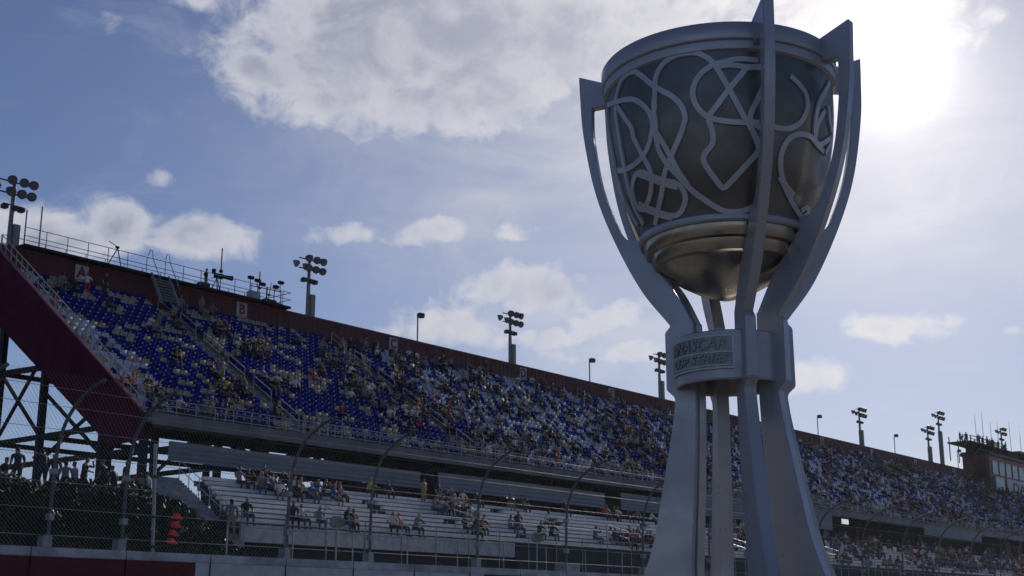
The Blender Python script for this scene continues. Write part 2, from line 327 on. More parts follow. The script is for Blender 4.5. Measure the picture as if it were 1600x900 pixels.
for i in range(4):
    a = PH0 - R(36) + R(2.6)*i; m = slab(.424, .010, a, a+R(1.5), 3.545, 3.622, 2)
    m.v = [(x + (z-3.58)*(-math.sin(a))*.28, y + (z-3.58)*math.cos(a)*.28, z) for x, y, z in m.v]
    m.build('emblem_stripe', lm, plq)
# ---------------------------------------------------------------- outer wall and catch fence
white = mat('white wall paint', (.62, .62, .64), .6, var=.10, vscale=1.2); redp = mat('red wall paint', (.13, .012, .018), .6, vscale=1.)
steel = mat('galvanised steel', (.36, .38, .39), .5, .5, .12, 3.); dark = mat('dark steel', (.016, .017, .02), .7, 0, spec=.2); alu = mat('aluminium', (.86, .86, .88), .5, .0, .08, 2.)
wall = thing('retaining_wall', 'low concrete race track wall painted in red and white lengths below the catch fence', 'wall', (40, 44, 0))  # wall, fence and stands were scaled up about the camera; coordinates baked as numbers
for x0, x1, m_, nm in ((-60, 33.75, redp, 'dark red painted wall length'), (33.752, 51.8, white, 'white painted wall length'), (51.802, 90, redp, 'far red painted wall length'), (90.002, 300, white, None)):
    tag(MB().box(x0, x1, 44.0, 44.5, 2.5, 3.86).build('wall_panel', m_, wall, bevel=.01), nm)
MB().box(-60, 300, 43.97, 44.53, 3.862, 4.2).build('coping', mat('weathered white coping', (.5, .5, .52), .7, var=.25, vscale=.9), wall, bevel=.02)
for x in np.arange(-2, 120, 4.05): MB().box(x, x+.03, 43.962, 44.1, 3.0, 4.19).build('joint', dark, wall)
fence = thing('catch_fence', 'tall chain link safety fence on steel posts that curve over the race track', 'fence', (40, 44.3, 4.2))
PX = [27.2, 30.4, 38.8, 43.9, 51.6, 59.2, 66.9, 74.6, 82.3, 90, 97.7, 105.4, 113.1, 120.8, 128.5, 136.2, 144, 152]
PROF = [(0, 0), (0, 1.2), (-.02, 2.4), (-.12, 3.5), (-.42, 4.4), (-1.0, 5.1), (-1.9, 5.65), (-2.9, 5.95)]
prof = spline([(0, y, z) for y, z in PROF], .3)
for x in [19.5, 23.3] + PX:
    p = MB().tube([(x, 44.3+q.y, 4.2+q.z) for q in prof], .07, 8).build('post', mat('fence post steel', (.11, .125, .13), .7, 0), fence, True)
    MB().box(x-.35, x+.05, 44.05, 44.45, 4.2, 4.62).build('base_block', steel, p, bevel=.03)
    MB().box(x-.12, x+.12, 44.16, 44.44, 5.2, 5.45).build('clamp', steel, p, bevel=.02)
    MB().box(x-.12, x+.12, 44.16, 44.44, 6.9, 7.1).build('clamp', steel, p, bevel=.02)
arc = [0]
for a_, c_ in zip(prof, prof[1:]): arc.append(arc[-1] + (c_-a_).length)
def at_arc(s_):
    for i in range(len(prof)-1):
        if arc[i] <= s_ <= arc[i+1]: return prof[i].lerp(prof[i+1], (s_-arc[i])/(arc[i+1]-arc[i]))
    return prof[-1]
for k in range(7):
    q = at_arc(.45 + k*.98)
    MB().tube([(15, 44.2+q.y, 4.2+q.z), (155, 44.2+q.y, 4.2+q.z)], .010, 4).build('cable', steel, fence)
cl = bpy.data.materials.new('chain link'); cl.use_nodes = True; nb = NB(cl.node_tree); cl.node_tree.nodes.clear()
tcu = cl.node_tree.nodes.new('ShaderNodeTexCoord'); sx = cl.node_tree.nodes.new('ShaderNodeSeparateXYZ'); cl.node_tree.links.new(tcu.outputs['UV'], sx.inputs[0])
def wires(e, c=.17, w=.04):
    f_ = nb.m('FRACT', nb.m('DIVIDE', e, c)); return nb.m('LESS_THAN', f_, w*2)
W1 = 1
u1 = nb.m('ADD', sx.outputs[0], sx.outputs[1]); u2 = nb.m('ADD', nb.m('SUBTRACT', sx.outputs[0], sx.outputs[1]), 500.)
w1_ = wires(u1, .17, .036); mk = nb.m('MAXIMUM', w1_, wires(u2, .17, .02))  # one diagonal drawn wider to imitate wires catching the sun
tr = cl.node_tree.nodes.new('ShaderNodeBsdfTransparent'); pr = cl.node_tree.nodes.new('ShaderNodeBsdfPrincipled'); pr.inputs['Base Color'].default_value = (.34, .34, .35, 1); pr.inputs['Roughness'].default_value = .5; pr.inputs['Metallic'].default_value = .2
mx = cl.node_tree.nodes.new('ShaderNodeMixShader'); cl.node_tree.links.new(mk, mx.inputs[0]); cl.node_tree.links.new(tr.outputs[0], mx.inputs[1]); cl.node_tree.links.new(pr.outputs[0], mx.inputs[2])
ou = cl.node_tree.nodes.new('ShaderNodeOutputMaterial'); cl.node_tree.links.new(mx.outputs[0], ou.inputs[0])
m = MB(); n = len(prof)
for q in prof: m.v += [(10, 44.2+q.y, 4.2+q.z), (160, 44.2+q.y, 4.2+q.z)]
m.f = [(2*i, 2*i+1, 2*i+3, 2*i+2) for i in range(n-1)]; m.mi = [0]*(n-1)
mesh_o = m.build('chain_link', cl, fence); me = mesh_o.data; ul = me.uv_layers.new(name='UVMap')
for lp in me.loops:
    vi = lp.vertex_index; ul.data[lp.index].uv = (me.vertices[vi].co.x, arc[vi//2])
# ---------------------------------------------------------------- embankment, stair, lower stand
def hill_z(x, y):
    f = min(1, max(0, (y-45.2)/5.2)); f = f*f*(3-2*f); base = 3.3
    top = 7.05 + .1*max(0, min(1, (x-30)/6))
    if x > 36.2: top -= (x-36.2)*.60
    top += .16*math.sin(x*1.7)*math.sin(x*.53+1) + .12*math.sin(x*3.1+y)
    return max(2.9, base + (top-base)*f)
m = MB(); xs = np.arange(-30, 42.01, .6); ys = np.arange(44.6, 56.5, .5)
for y in ys:
    for x in xs: m.v.append((x, y, hill_z(x, y) + random.uniform(-.06, .06)))
nx = len(xs); m.f = [(j*nx+i, j*nx+i+1, (j+1)*nx+i+1, (j+1)*nx+i) for j in range(len(ys)-1) for i in range(nx-1)]; m.mi = [0]*len(m.f)
tag(m.build('embankment', mat('earth bank', (.015, .02, .008), .95, vscale=1.5), smooth='all'), kind='structure')
L = []
for _ in range(26000):
    x = random.uniform(12, 41); y = random.triangular(44.7, 54, 47)
    if hill_z(x, y) < 3.0: continue
    L.append((x, y, hill_z(x, y) + random.uniform(0, .26 + .30*max(0, math.sin(x*2.1+1.3*math.sin(y*.9))*math.sin(y*1.7+x*.6))) + .10*math.sin(x*2.1)*math.sin(y*1.7)))
L = np.array(L); nL = len(L)
D1 = rng.normal(size=(nL, 3)); D1 /= np.linalg.norm(D1, axis=1)[:, None]; D2 = np.cross(D1, rng.normal(size=(nL, 3))); D2 /= np.linalg.norm(D2, axis=1)[:, None]
sz = rng.uniform(.05, .13, nL)[:, None]
V = np.stack([L - D1*sz*1.3, L + D2*sz*.7, L + D1*sz*1.3, L - D2*sz*.7], 1).reshape(-1, 3)
me = bpy.data.meshes.new('ivy'); me.from_pydata(V.tolist(), [], np.arange(4*nL).reshape(-1, 4).tolist())
for c in ((.012, .026, .006), (.022, .043, .009), (.036, .062, .012)): me.materials.append(mat('ivy leaf %d' % (c[1]*1000), c, .6, spec=.2))
me.polygons.foreach_set('material_index', rng.choice(3, nL, p=[.5, .35, .15]).astype(np.int32)); me.update()
tag(link('ivy', me), kind='stuff')
conc = mat('pale concrete', (.30, .31, .34), .8, var=.25, vscale=1.5)
stairs = thing('concrete_stair', 'straight pale concrete stair with pipe railing beside the leafy bank', 'stair', (39, 46, 0))
NR = 9; ROWY = [49.2 + .9*i for i in range(NR)]; ROWZ = [6.25 + .335*i for i in range(NR)]; XL = [39.9 + .45*i for i in range(NR)]
m = MB()
for i in range(24):
    f = i/23; y = 48.4 + 9.2*f; m.box(38.6+2.6*f, 39.8+3.0*f, y, y+.55, 2.6, 5.2+3.7*f)
m.build('steps', conc, stairs)
m = MB()
for dz in (.5, .95): m.tube([(39.75, 48.4, 5.2+dz), (42.75, 57.6, 8.9+dz)], .022, 6)
for i in range(7):
    f = i/6; m.tube([(39.75+3*f, 48.4+9.2*f, 5.1+3.7*f), (39.75+3*f, 48.4+9.2*f, 6.15+3.7*f)], .022, 6)
m.build('railing', steel, stairs)
XR = 215
bleach = thing('lower_bleachers', 'long lower stand of plain aluminium benches behind the catch fence', 'bleachers', (60, 49, 0))
for i, (y, z) in enumerate(zip(ROWY, ROWZ)):
    m = MB(); x = XL[i]
    while x < XR:
        x1 = min(x + 5.4, XR); m.box(x, x1-.03, y, y+.30, z-.13, z+.05)
        x = x1 + (1.3 if int(x*10) % 5 == 0 else 0)
    m.build('bench', alu, bleach, bevel=.008)
    m = MB(); m.box(XL[i], XR, y+.35, y+.86, z-.42, z-.38); m.build('footboard', mat('shade-dark footboard', (.16, .16, .17), .8), bleach)  # footboard tone lowered to paint shade between the bench bands
    m = MB()
    for x in np.arange(XL[i]+.4, XR, 1.8): m.box(x, x+.06, y+.10, y+.18, z-.40, z-.002)
    m.build('bench_bracket', steel, bleach)
    MB().box(XL[i], XR, y+.868, y+.885, z-.375, z-.13).build('riser', mat('shade-dark riser', (.03, .032, .036), .8), bleach)  # riser darkened to stand for the deep shadow behind each bench
MB().box(XL[0], 60.3, 48.86, 48.95, 5.15, 5.98).build('front_panel', mat('front white panel', (.55, .55, .56), .6, var=.15), bleach, bevel=.01)
MB().box(60.5, XR, 48.86, 48.95, 3.0, 5.98).build('front_screen', mat('dark green screen', (.018, .026, .028), .8), bleach)
MB().box(38.7, 60.3, 49.6, 49.7, 2.5, 6.1).build('under_shade_sheet', dark, bleach)  # dark sheet added as the shade under the benches, closing sky gaps
m = MB()
for x in np.arange(XL[0], XR, 2.7): m.bar((x, 48.8, 3.0), (x, 48.8, 6.5), .045)
for z in (6.5,): m.bar((XL[0], 48.8, z), (XR, 48.8, z), .04)
m.build('front_railing', steel, bleach)
m = MB()
for x in np.arange(XL[8]+2, XR, 6): m.bar((x, 57.5, 0), (x, 57.5, 8.6), .2)
m.build('support', dark, bleach)
for x in (47.0, 57.2, 72.4, 88, 103.5, 119): 
    r_ = MB()
    for dz in (.45, .9): r_.bar((x, 49.0, 6.3+dz), (x, 50.8, 6.9+dz), .045)
    for y, z in ((49.0, 6.2), (50.8, 6.8)): r_.bar((x, y, z-.4), (x, y, z+1.0), .045)
    r_.build('handrail', steel, bleach)
sf = thing('spectator_fence', 'low wire fence with thin steel posts between the track wall and the lower benches', 'fence', (60, 46.8, 3))
for x in np.arange(37.5, 160, 3.85): MB().tube([(x, 46.8, 2.6), (x, 46.8, 5.7)], .035, 6).build('post', steel, sf)
for z in (4.3, 5.65): MB().tube([(37.5, 46.8, z), (160, 46.8, z)], .018, 5).build('rail', steel, sf)
# ---------------------------------------------------------------- upper grandstand
YR0, ZR0, TR, RI, NRW = 62.0, 12.85, .70, .465, 24; XE, XT = 42.9, 262
rowy = lambda i: YR0 + TR*i
rowz = lambda i: ZR0 + RI*i
maroon = mat('maroon painted steel', (.085, .010, .018), .6, var=.15, vscale=.6)
tread = mat('stand concrete', (.17, .175, .18), .8, vscale=.8); grey = mat('fascia grey', (.17, .175, .19), .6, var=.2, vscale=.7)
gs = thing('grandstand', 'huge raked upper grandstand with blue, tan and white seats under a maroon back wall', 'grandstand', (80, 62, 0))
m = MB()
for i in range(NRW):
    y, z = rowy(i), rowz(i); m.box(XE+.1, XT, y, y+TR-.001, z-RI-.12, z)
m.build('tread', tread, gs)
MB().box(XE, XT, 60.55, 61.998, 12.25, 12.5).build('walkway', grey, gs)
MB().box(XE, XT, 60.45, 60.548, 12.08, 12.75).build('fascia', grey, gs)
MB().box(XE+.1, XT, 61.9, 62.0, 12.5, 12.78).build('front_kerb', maroon, gs)
m = MB().box(XE+.1, XT, 78.85, 79.1, 23.5, 25.75)
for x in np.arange(XE+.6, XT-.2, .62): m.box(x, x+.11, 78.815, 78.852, 23.6, 25.74)
m.build('back_wall', maroon, gs)
MB().box(XE+.1, XT, 78.82, 79.13, 25.752, 25.86).build('wall_cap', mat('faded maroon cap', (.16, .03, .035), .6), gs)
ep = [(78.9, 25.55), (61.2, 12.75), (61.0, 11.3), (64.3, 11.2), (78.9, 20.9)]
m = MB(); k = len(ep); m.add([(x, y, z) for x in (XE-.12, XE+.098) for y, z in ep], [tuple(range(k)), tuple(range(2*k-1, k-1, -1))] + [(i, (i+1) % k, k+(i+1) % k, k+i) for i in range(k)])
m.build('end_panel', mat('end panel maroon', (.075, .004, .03), .7, var=.12, vscale=.5, spec=.05), gs, bevel=.02)
for i in range(1, 9):
    y = 61.2 + 17.7*i/9; zt = 12.75 + 12.8*i/9; zb = max(11.2, 11.2 + (y-64.3)*.664)
    MB().box(XE-.135, XE-.121, y, y+.05, zb+.06, zt-.06).build('panel_seam', mat('seam maroon', (.04, .003, .015), .7), gs)
MB().bar((XE, 61.2, 12.80), (XE, 78.9, 25.60), .26, .09).build('end_coping', mat('end coping', (.22, .06, .08), .5), gs)
m = MB(); lightrail = mat('light rail paint', (.36, .37, .38), .8, 0., spec=.1)
for i in range(25):
    f = i/24; y = 61.4 + 17.2*f; z = 12.95 + 12.45*f; m.bar((XE+.05, y, z-.1), (XE+.05, y, z+1.0), .05)
for dz in (.5, 1.0): m.bar((XE+.05, 61.4, 12.95+dz), (XE+.05, 78.6, 25.4+dz), .045)
m.build('end_railing', lightrail, gs)
m = MB(); railm = steel
for x in np.arange(XE+.3, XT, 1.35): m.bar((x, 60.62, 12.4), (x, 60.62, 13.55), .045)
for z in (12.9, 13.22, 13.55): m.bar((XE, 60.62, z), (XT, 60.62, z), .04)
m.build('walkway_railing', railm, gs)
AIS = [55.5 + 17.2*k for k in range(-0, 12)]
for x in AIS:
    m = MB()
    for i in range(NRW):
        y, z = rowy(i), rowz(i)
        m.box(x-.55, x+.55, y-.28, y+.10, z-RI, z-RI*.5); m.box(x-.55, x+.55, y+.06, y+.40, z-.02, z+.012)
    m.build('aisle_steps', mat('aisle step paint', (.26, .30, .31), .7), gs)
    for i0 in range(1, 22, 4):
        m = MB(); y0, z0, y1, z1 = rowy(i0), rowz(i0), rowy(i0+2.6), rowz(i0+2.6)
        for dz in (.5, .98): m.bar((x, y0, z0+dz), (x, y1, z1+dz), .05)
        for y, z in ((y0, z0), (y1, z1)): m.bar((x, y, z-.1), (x, y, z+1.0), .05)
        m.build('aisle_handrail', lightrail, gs)
    m = MB()                          # access stair from the walkway
    for k_ in range(4): m.box(x-1.3, x-.1, 60.9+.28*k_, 61.15+.28*k_, 12.5, 12.62+.12*k_)
    for xx in (x-1.35, x-.05, x+.6, x+1.9):
        m.bar((xx, 60.7, 12.5), (xx, 60.7, 14.0), .05); m.bar((xx, 62.0, 12.9), (xx, 62.0, 14.2), .05)
        for dz in (.7, 1.45): m.bar((xx, 60.7, 12.5+dz), (xx, 62.0, 12.75+dz), .045)
    m.build('access_rail', lightrail, gs)
# structure beneath: columns, raking girders, beams and braces
cols = list(np.arange(XE+.3, XT, 8.3))
for x in cols:
    m = MB()
    for y, zt in ((61.6, 11.8), (65.6, 14.2), (72.2, 18.9), (77.4, 22.6)): m.bar((x, y, 0), (x, y, zt), .38, .38)
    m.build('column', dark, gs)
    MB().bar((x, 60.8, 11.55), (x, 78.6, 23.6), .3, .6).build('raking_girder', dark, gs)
for x in cols[:5]:
    m = MB()
    for z in (10.8, 12.4): m.bar((x, 61.6, z), (x, 77.4, z), .22, .3)
    m.bar((x, 71.5, 16.7), (x, 77.4, 16.9), .2, .34)
    for (a_, z0, c_, z1) in ((61.6, 10.8, 65.6, 12.6), (65.6, 10.8, 61.6, 12.6), (65.6, 10.8, 72.2, 15.2), (72.2, 10.8, 65.6, 14.), (72.2, 12.4, 77.4, 16.9), (77.4, 12.4, 72.2, 18.), (72.2, 16.9, 77.4, 21.5)):
        m.bar((x, a_, z0), (x, c_, z1), .17)
    m.build('brace', dark, gs)
m = MB()
for y, z in ((61.6, 10.8), (65.6, 12.4), (72.2, 12.4), (72.2, 16.8), (77.4, 16.9), (77.4, 12.4)): m.bar((XE+.3, y, z), (80, y, z), .2, .3)
m.build('beam', dark, gs)
m = MB()                              # concourse wall behind the columns, with openings
xs_ = [51.4, 54.2, 54.9, 56.2, 58.4, 63.9, 64.6, 75, 76.0, 83.8, 85.0, XT]
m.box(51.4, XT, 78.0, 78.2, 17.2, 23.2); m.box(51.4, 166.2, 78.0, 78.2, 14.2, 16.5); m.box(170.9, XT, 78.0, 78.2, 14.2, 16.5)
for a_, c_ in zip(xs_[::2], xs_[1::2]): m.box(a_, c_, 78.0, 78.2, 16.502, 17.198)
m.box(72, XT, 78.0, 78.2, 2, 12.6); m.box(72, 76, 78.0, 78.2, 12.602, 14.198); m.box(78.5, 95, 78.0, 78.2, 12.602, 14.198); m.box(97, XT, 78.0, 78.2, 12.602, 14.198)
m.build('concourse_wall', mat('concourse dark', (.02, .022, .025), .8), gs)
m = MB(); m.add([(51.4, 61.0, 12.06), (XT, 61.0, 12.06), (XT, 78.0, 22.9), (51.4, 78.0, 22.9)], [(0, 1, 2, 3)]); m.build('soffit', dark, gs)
MB().box(42.6, XT, 62.8, 64.2, 2, 8.9).build('concourse_block', dark, gs) if 0 else None
# corrugated screens hung under the deck
def screen(x0, x1, z0, z1, lab, c=(.22, .25, .29)):
    m = MB(); n = max(2, int((z1-z0)/.13)); vs = []
    for i in range(n+1):
        z = z0 + (z1-z0)*i/n; y = 58.5 + (.03 if i % 2 else -.03)
        vs += [(x0, y, z), (x1, y, z), (x1, y+.03, z), (x0, y+.03, z)]
    m.add(vs, [(4*i+j, 4*i+(j+1) % 4, 4*i+4+(j+1) % 4, 4*i+4+j) for i in range(n) for j in range(4)])
    tag(m.build('corrugated_screen', mat('screen sheet', c, .5, .3, .06, .8)), lab, 'screen', 'screens under the upper stand')
screen(42.65, 62.4, 9.9, 10.95, 'leftmost grey corrugated screen under the deck of the upper stand')
screen(64.15, 83.2, 9.95, 11.1, 'grey corrugated screen between the leftmost screen and the trophy')
screen(85.4, 93.6, 10.0, 11.3, 'short grey corrugated screen just left of the trophy legs')
screen(96, 122.5, 10.3, 11.9, 'grey corrugated screen passing behind the trophy legs')
screen(146, 164, 10.95, 12.05, 'pale tilted screen far right of the trophy under the upper stand')
# ---------------------------------------------------------------- seats
def seat_tpl():
    w = .25; v = []; f = []; k = []
    def bx(x0, x1, y0, y1, z0, z1, mi, lean=0):
        o = len(v)
        for x in (x0, x1):
            for y in (y0, y1):
                for z in (z0, z1): v.append((x, y + (lean if z == z1 else 0), z))
        for q in ((0, 1, 3, 2), (4, 6, 7, 5), (0, 4, 5, 1), (2, 3, 7, 6), (0, 2, 6, 4), (1, 5, 7, 3)): f.append(tuple(i+o for i in q)); k.append(mi)
    bx(-w, w, -.16, .27, .38, .43, 0); bx(-w, w, .27, .32, .40, .86, 0, .09); bx(-w*.9, w*.9, -.18, -.12, .33, .41, 0)
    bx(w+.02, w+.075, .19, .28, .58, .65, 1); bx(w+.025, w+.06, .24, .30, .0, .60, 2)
    return v, f, k
tv, tf, tk = seat_tpl()
blue = mat('blue seat plastic', (.016, .02, .19), .8, var=.1, spec=.0); tan = mat('tan seat plastic', (.36, .32, .24), .8, spec=.0); wht = mat('pale seat plastic', (.44, .49, .60), .8, spec=.0)
arm = mat('sunlit-white seat bracket', (.92, .92, .9), .5)  # bracket whitened so it reads as a sunlit glint between seats
SEATS = []; PIT = .60
def seat_col(x, i):
    r_ = random.random(); h = math.sin(x*.31+i*.9)*math.sin(x*.17-i*.4)
    if x < 45.3 + max(0, 9-abs(i-8))*.25: return 2 if r_ < .72 else (1 if r_ < .86 else 0)
    if x < 66: return 1 if r_ < .17 + .06*h else 0
    if x < 76.5: return 1 if r_ < .16 else 0
    if x < 98: return 2 if r_ < (.42 if i > 5 else .22) else (1 if r_ < .60 else 0)
    if x < 112: return 1 if r_ < .16 else (2 if r_ < .40 else 0)
    return 2 if r_ < .46 else (1 if r_ < .52 else 0)
for i in range(NRW):
    prev = 0
    for k in range(int((250-XE)/PIT)):
        x = XE + .55 + PIT*k
        if min(abs(x-a_) for a_ in AIS) < .85: continue
        if 66 > x > 47 and prev == 1 and random.random() < .42: c = 1
        else: c = seat_col(x, i)
        prev = c; SEATS.append((x, rowy(i)+.30, rowz(i), c, i))
SEATS.sort(key=lambda s_: s_[0]**2 + s_[1]**2 + s_[2]**2)
seat_me = {}
for c, m_ in ((0, blue), (1, tan), (2, wht)):
    me = bpy.data.meshes.new('seat'); me.from_pydata(tv, [], tf)
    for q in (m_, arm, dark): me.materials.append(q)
    me.polygons.foreach_set('material_index', np.array(tk, dtype=np.int32)); me.update(); seat_me[c] = me
inview = [s_ for s_ in SEATS if s_[0] < s_[1]*1.6]
for x, y, z, c, i in inview[:100]:
    o = link('seat', seat_me[c], gs); o.location = (x, y, z)
    tag(o, ('blue plastic seat', 'tan plastic seat', 'pale grey plastic seat')[c])
first = set(s_[:3] for s_ in inview[:100]); rest = [s_ for s_ in SEATS if s_[:3] not in first]
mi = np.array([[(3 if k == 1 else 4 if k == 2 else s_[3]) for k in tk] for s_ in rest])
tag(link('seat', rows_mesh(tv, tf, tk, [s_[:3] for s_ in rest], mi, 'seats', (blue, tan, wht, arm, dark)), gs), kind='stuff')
# ---------------------------------------------------------------- section letters on the back wall
signw = mat('sign white', (.40, .40, .42), .6, var=.06); signr = mat('sign letter maroon', (.14, .012, .02), .6)
for ch, x in zip('ABCDEFGHIJKL', (49.2, 63.4, 80.3, 98.5, 113.6, 130, 146.6, 163.4, 179.3, 195.1, 210.8, 225.1)):
    t = tag(MB().box(x-.52, x+.52, 78.76, 78.80, 24.45, 25.62).build('section_sign', signw, bevel=.01), 'white square sign with maroon letter %s on the maroon back wall' % ch, 'sign', 'section letter signs')
    me = text_mesh(ch, 1.12, .006, .035); me.materials.append(signr)
    me.transform(Matrix.Translation((x, 78.752, 25.06)) @ Matrix.Rotation(math.pi/2, 4, 'X')); link('letter', me, t)
    MB().box(x-.45, x+.45, 78.752, 78.762, 24.53, 24.58).build('rule_line', signr, t)
# ---------------------------------------------------------------- rooftop platform
pf = thing('rooftop_platform', 'dark platform with pipe railing on the back wall above signs A and B', 'platform', (56, 80, 25.9))
X0, X1 = 44.4, 67.9
MB().box(X0, X1, 78.2, 81.2, 25.87, 26.05).build('deck', dark, pf)
m = MB()
for x in np.arange(X0+.3, X1, .5): m.bar((x, 78.05, 25.95), (x, 78.6, 25.80), .05)
m.build('bracket', dark, pf)
m = MB(); prail = mat('platform rail grey', (.26, .27, .28), .5, .4)
for yy in (78.3, 81.1):
    for x in np.arange(X0, X1+.1, 1.62): m.bar((x, yy, 26.05), (x, yy, 27.2), .04)
    for z in (26.62, 27.2): m.bar((X0, yy, z), (X1, yy, z), .04)
for z in (26.62, 27.2): m.bar((X1, 78.3, z), (X1, 81.1, z), .05); 
for x in (X0, X0+1.1): m.bar((x, 78.3, 26.05), (x, 78.3, 28.4 if x == X0 else 28.9), .07)
m.build('railing', prail, pf)
ld = thing('platform_ladder', 'steep grey green metal stair climbing the maroon wall to the roof platform', 'stair', (55.3, 78, 24))
m = MB()
for k in range(9): m.box(54.6, 56.0, 76.9+.17*k, 77.2+.17*k, 23.9+.25*k, 23.98+.25*k)
m.build('steps', mat('stair green grey', (.16, .20, .20), .6), ld)
for x in (54.55, 56.05):
    MB().bar((x, 76.8, 23.7), (x, 78.3, 26.1), .08, .25).build('stringer', steel, ld)
    MB().tube([(x, 76.8, 24.9), (x, 78.2, 27.2), (x, 78.3, 27.8), (x, 78.6, 27.9), (x, 78.8, 27.5)], .03, 6).build('handrail', prail, ld)
cam_t = thing('television_camera', 'large dark broadcast camera on a tripod beside the operator on the roof platform', 'camera', (61.3, 79.4, 26.05))
m = MB()
for a_ in (0, 2.1, 4.2): m.bar((61.3, 79.4, 27.25), (61.3+.5*math.cos(a_), 79.4+.5*math.sin(a_), 26.05), .05)
m.build('tripod', dark, cam_t); MB().bar((61.05, 79.4, 27.45), (61.75, 79.2, 27.42), .32, .36).build('body', dark, cam_t, bevel=.03)
MB().tube([(61.7, 79.2, 27.45), (62.5, 79.0, 27.42)], [.13, .2], 12).build('lens', dark, cam_t); MB().box(60.85, 61.1, 79.25, 79.5, 27.55, 27.95).build('viewfinder', dark, cam_t, bevel=.03)
MB().bar((61.1, 79.4, 27.3), (60.6, 79.2, 27.1), .04).build('pan_handle', dark, cam_t)
tr_ = thing('empty_tripod', 'empty dark camera tripod standing on the platform above sign A', 'tripod', (52.2, 79.2, 26.05))
for a_ in (.4, 2.5, 4.6): MB().tube([(52.2, 79.2, 27.6), (52.2+.75*math.cos(a_), 79.2+.75*math.sin(a_), 26.05)], [.05, .03], 6).build('leg', dark, tr_)
MB().box(52.05, 52.3, 79.1, 79.3, 27.6, 27.75).build('head', dark, tr_, bevel=.02); MB().tube([(52.2, 79.2, 27.7), (51.4, 79.1, 27.95)], .03, 6).build('pan_handle', dark, tr_)
for x, h, lab in ((62.3, 4.0, 'tallest thin whip antenna rising just right of the television camera'), (66.2, 2.9, 'thin antenna mast left of the leaning one at the platform end'), (67.0, 2.2, 'short leaning antenna near the right end of the roof platform')):
    a_ = thing('antenna', lab, 'antenna', (x, 80.2, 26.05)); tl = .25 if h < 2.5 else 0
    MB().tube([(x, 80.2, 26.05), (x+tl, 80.2, 26.05+h*.55)], .035, 6).build('mast', dark, a_); MB().tube([(x+tl, 80.2, 26.05+h*.55), (x+tl*1.8, 80.2, 26.05+h)], .05 if h > 2.5 else .03, 6).build('whip', dark, a_)
    MB().box(x+tl-.14, x+tl+.14, 80.15, 80.25, 26.05+h*.5, 26.05+h*.56).build('clamp', dark, a_)
eqb = mat('equipment black', (.02, .02, .022), .5)
for x, w, h, lab in ((60.0, .45, .55, 'black equipment case by the operator on the platform'), (64.9, .5, .8, 'grey control desk with small screens on the platform'), (66.5, .6, .45, 'wide black case near the platform end'), (67.4, .35, .3, 'rounded black bag at the platform end')):
    q = thing('equipment_case', lab, 'case', (x, 79.3, 26.05)); MB().box(x-w, x+w, 79.0, 79.6, 26.07, 26.07+h).build('shell', eqb if h != .8 else steel, q, bevel=.05)
    MB().tube([(x-.12, 78.98, 26.07+h*.8), (x-.12, 78.93, 26.07+h*.85), (x+.12, 78.93, 26.07+h*.85), (x+.12, 78.98, 26.07+h*.8)], .015, 5).build('handle', steel, q)
dr = thing('remote_camera_rack', 'rack of small remote cameras and aerials at the right end of the roof platform', 'camera rack', (67, 79.5, 26.05))
m = MB(); m.bar((64.6, 79.4, 27.35), (67.8, 79.4, 27.45), .06)
for x in (64.6, 65.4, 66.3, 67.1, 67.8): m.bar((x, 79.4, 26.05), (x, 79.4, 27.5), .05)
m.build('frame', dark, dr)
for x, z in ((64.6, 28.0), (65.3, 27.9), (65.8, 27.7), (67.2, 27.75), (67.7, 28.2)): 
    MB().box(x-.2, x+.3, 79.25, 79.55, z-.12, z+.12).build('camera_head', dark, dr, bevel=.03); MB().bar((x, 79.4, z-.1), (x, 79.4, 27.35), .04).build('stem', dark, dr)
# ---------------------------------------------------------------- floodlight towers and lamp posts
lampg = mat('lamp housing', (.055, .06, .065), .45, .5); lens = mat('lamp glass', (.10, .11, .12), .15, 0, spec=.8); lback = mat('lamp housing bright', (.25, .25, .25), .7, 0)
def tower(x, zt, lab, y=80.6):
    t = thing('floodlight_tower', lab, 'floodlight tower', (x, y, 0), 'floodlight towers behind the grandstand'); zc = zt - 3.0
    MB().tube([(x, y, 0), (x, y, zc), (x, y, zt+.3)], [.26, .17, .11], 10).build('pole', mat('tower pole grey', (.20, .21, .22), .5, .4), t, True)
    MB().box(x+.1, x+.6, y-.3, y+.3, 22, zc).build('cabinet', mat('tower cabinet', (.24, .25, .26), .5, .3), t, bevel=.03)
    for dz, dxs, rad in ((0, (-.45, .42, 1.15), .33), (-.85, (-.48, .32, 1.08), .33), (-1.65, (-.62, .1, .62), .0)):
        MB().bar((x-(1.15 if rad else .7), y, zt+dz), (x+(1.35 if rad else .75), y, zt+dz), .08).build('crossbar', lampg, t)
        for dx in dxs:
            if rad:
                c = Vector((x+dx, y-.42, zt+dz)); d = Vector((random.uniform(-.3, .25), -1, -.42)).normalized()
                h = MB().tube([c - d*.34, c - d*.25, c, c + d*.2], [.09, .2, rad*.95, rad], 14).build('floodlight', lampg, t, True)
                MB().tube([c + d*.202, c + d*.215], rad*.93, 14).build('lamp_glass', lens, h)
            else: MB().box(x+dx-.2, x+dx+.2, y-.3, y+.15, zt+dz-.38, zt+dz-.06).build('ballast_box', lampg, t, bevel=.03)
    for dx, dz in ((-1.0, -.38), (.05, -.45)):
        c = Vector((x+dx, y+.45, zt+dz)); d = Vector((-.5, 1, -.35)).normalized()
        MB().tube([c - d*.32, c, c + d*.2], [.1, .29, .32], 14).build('floodlight', lback, t, True)
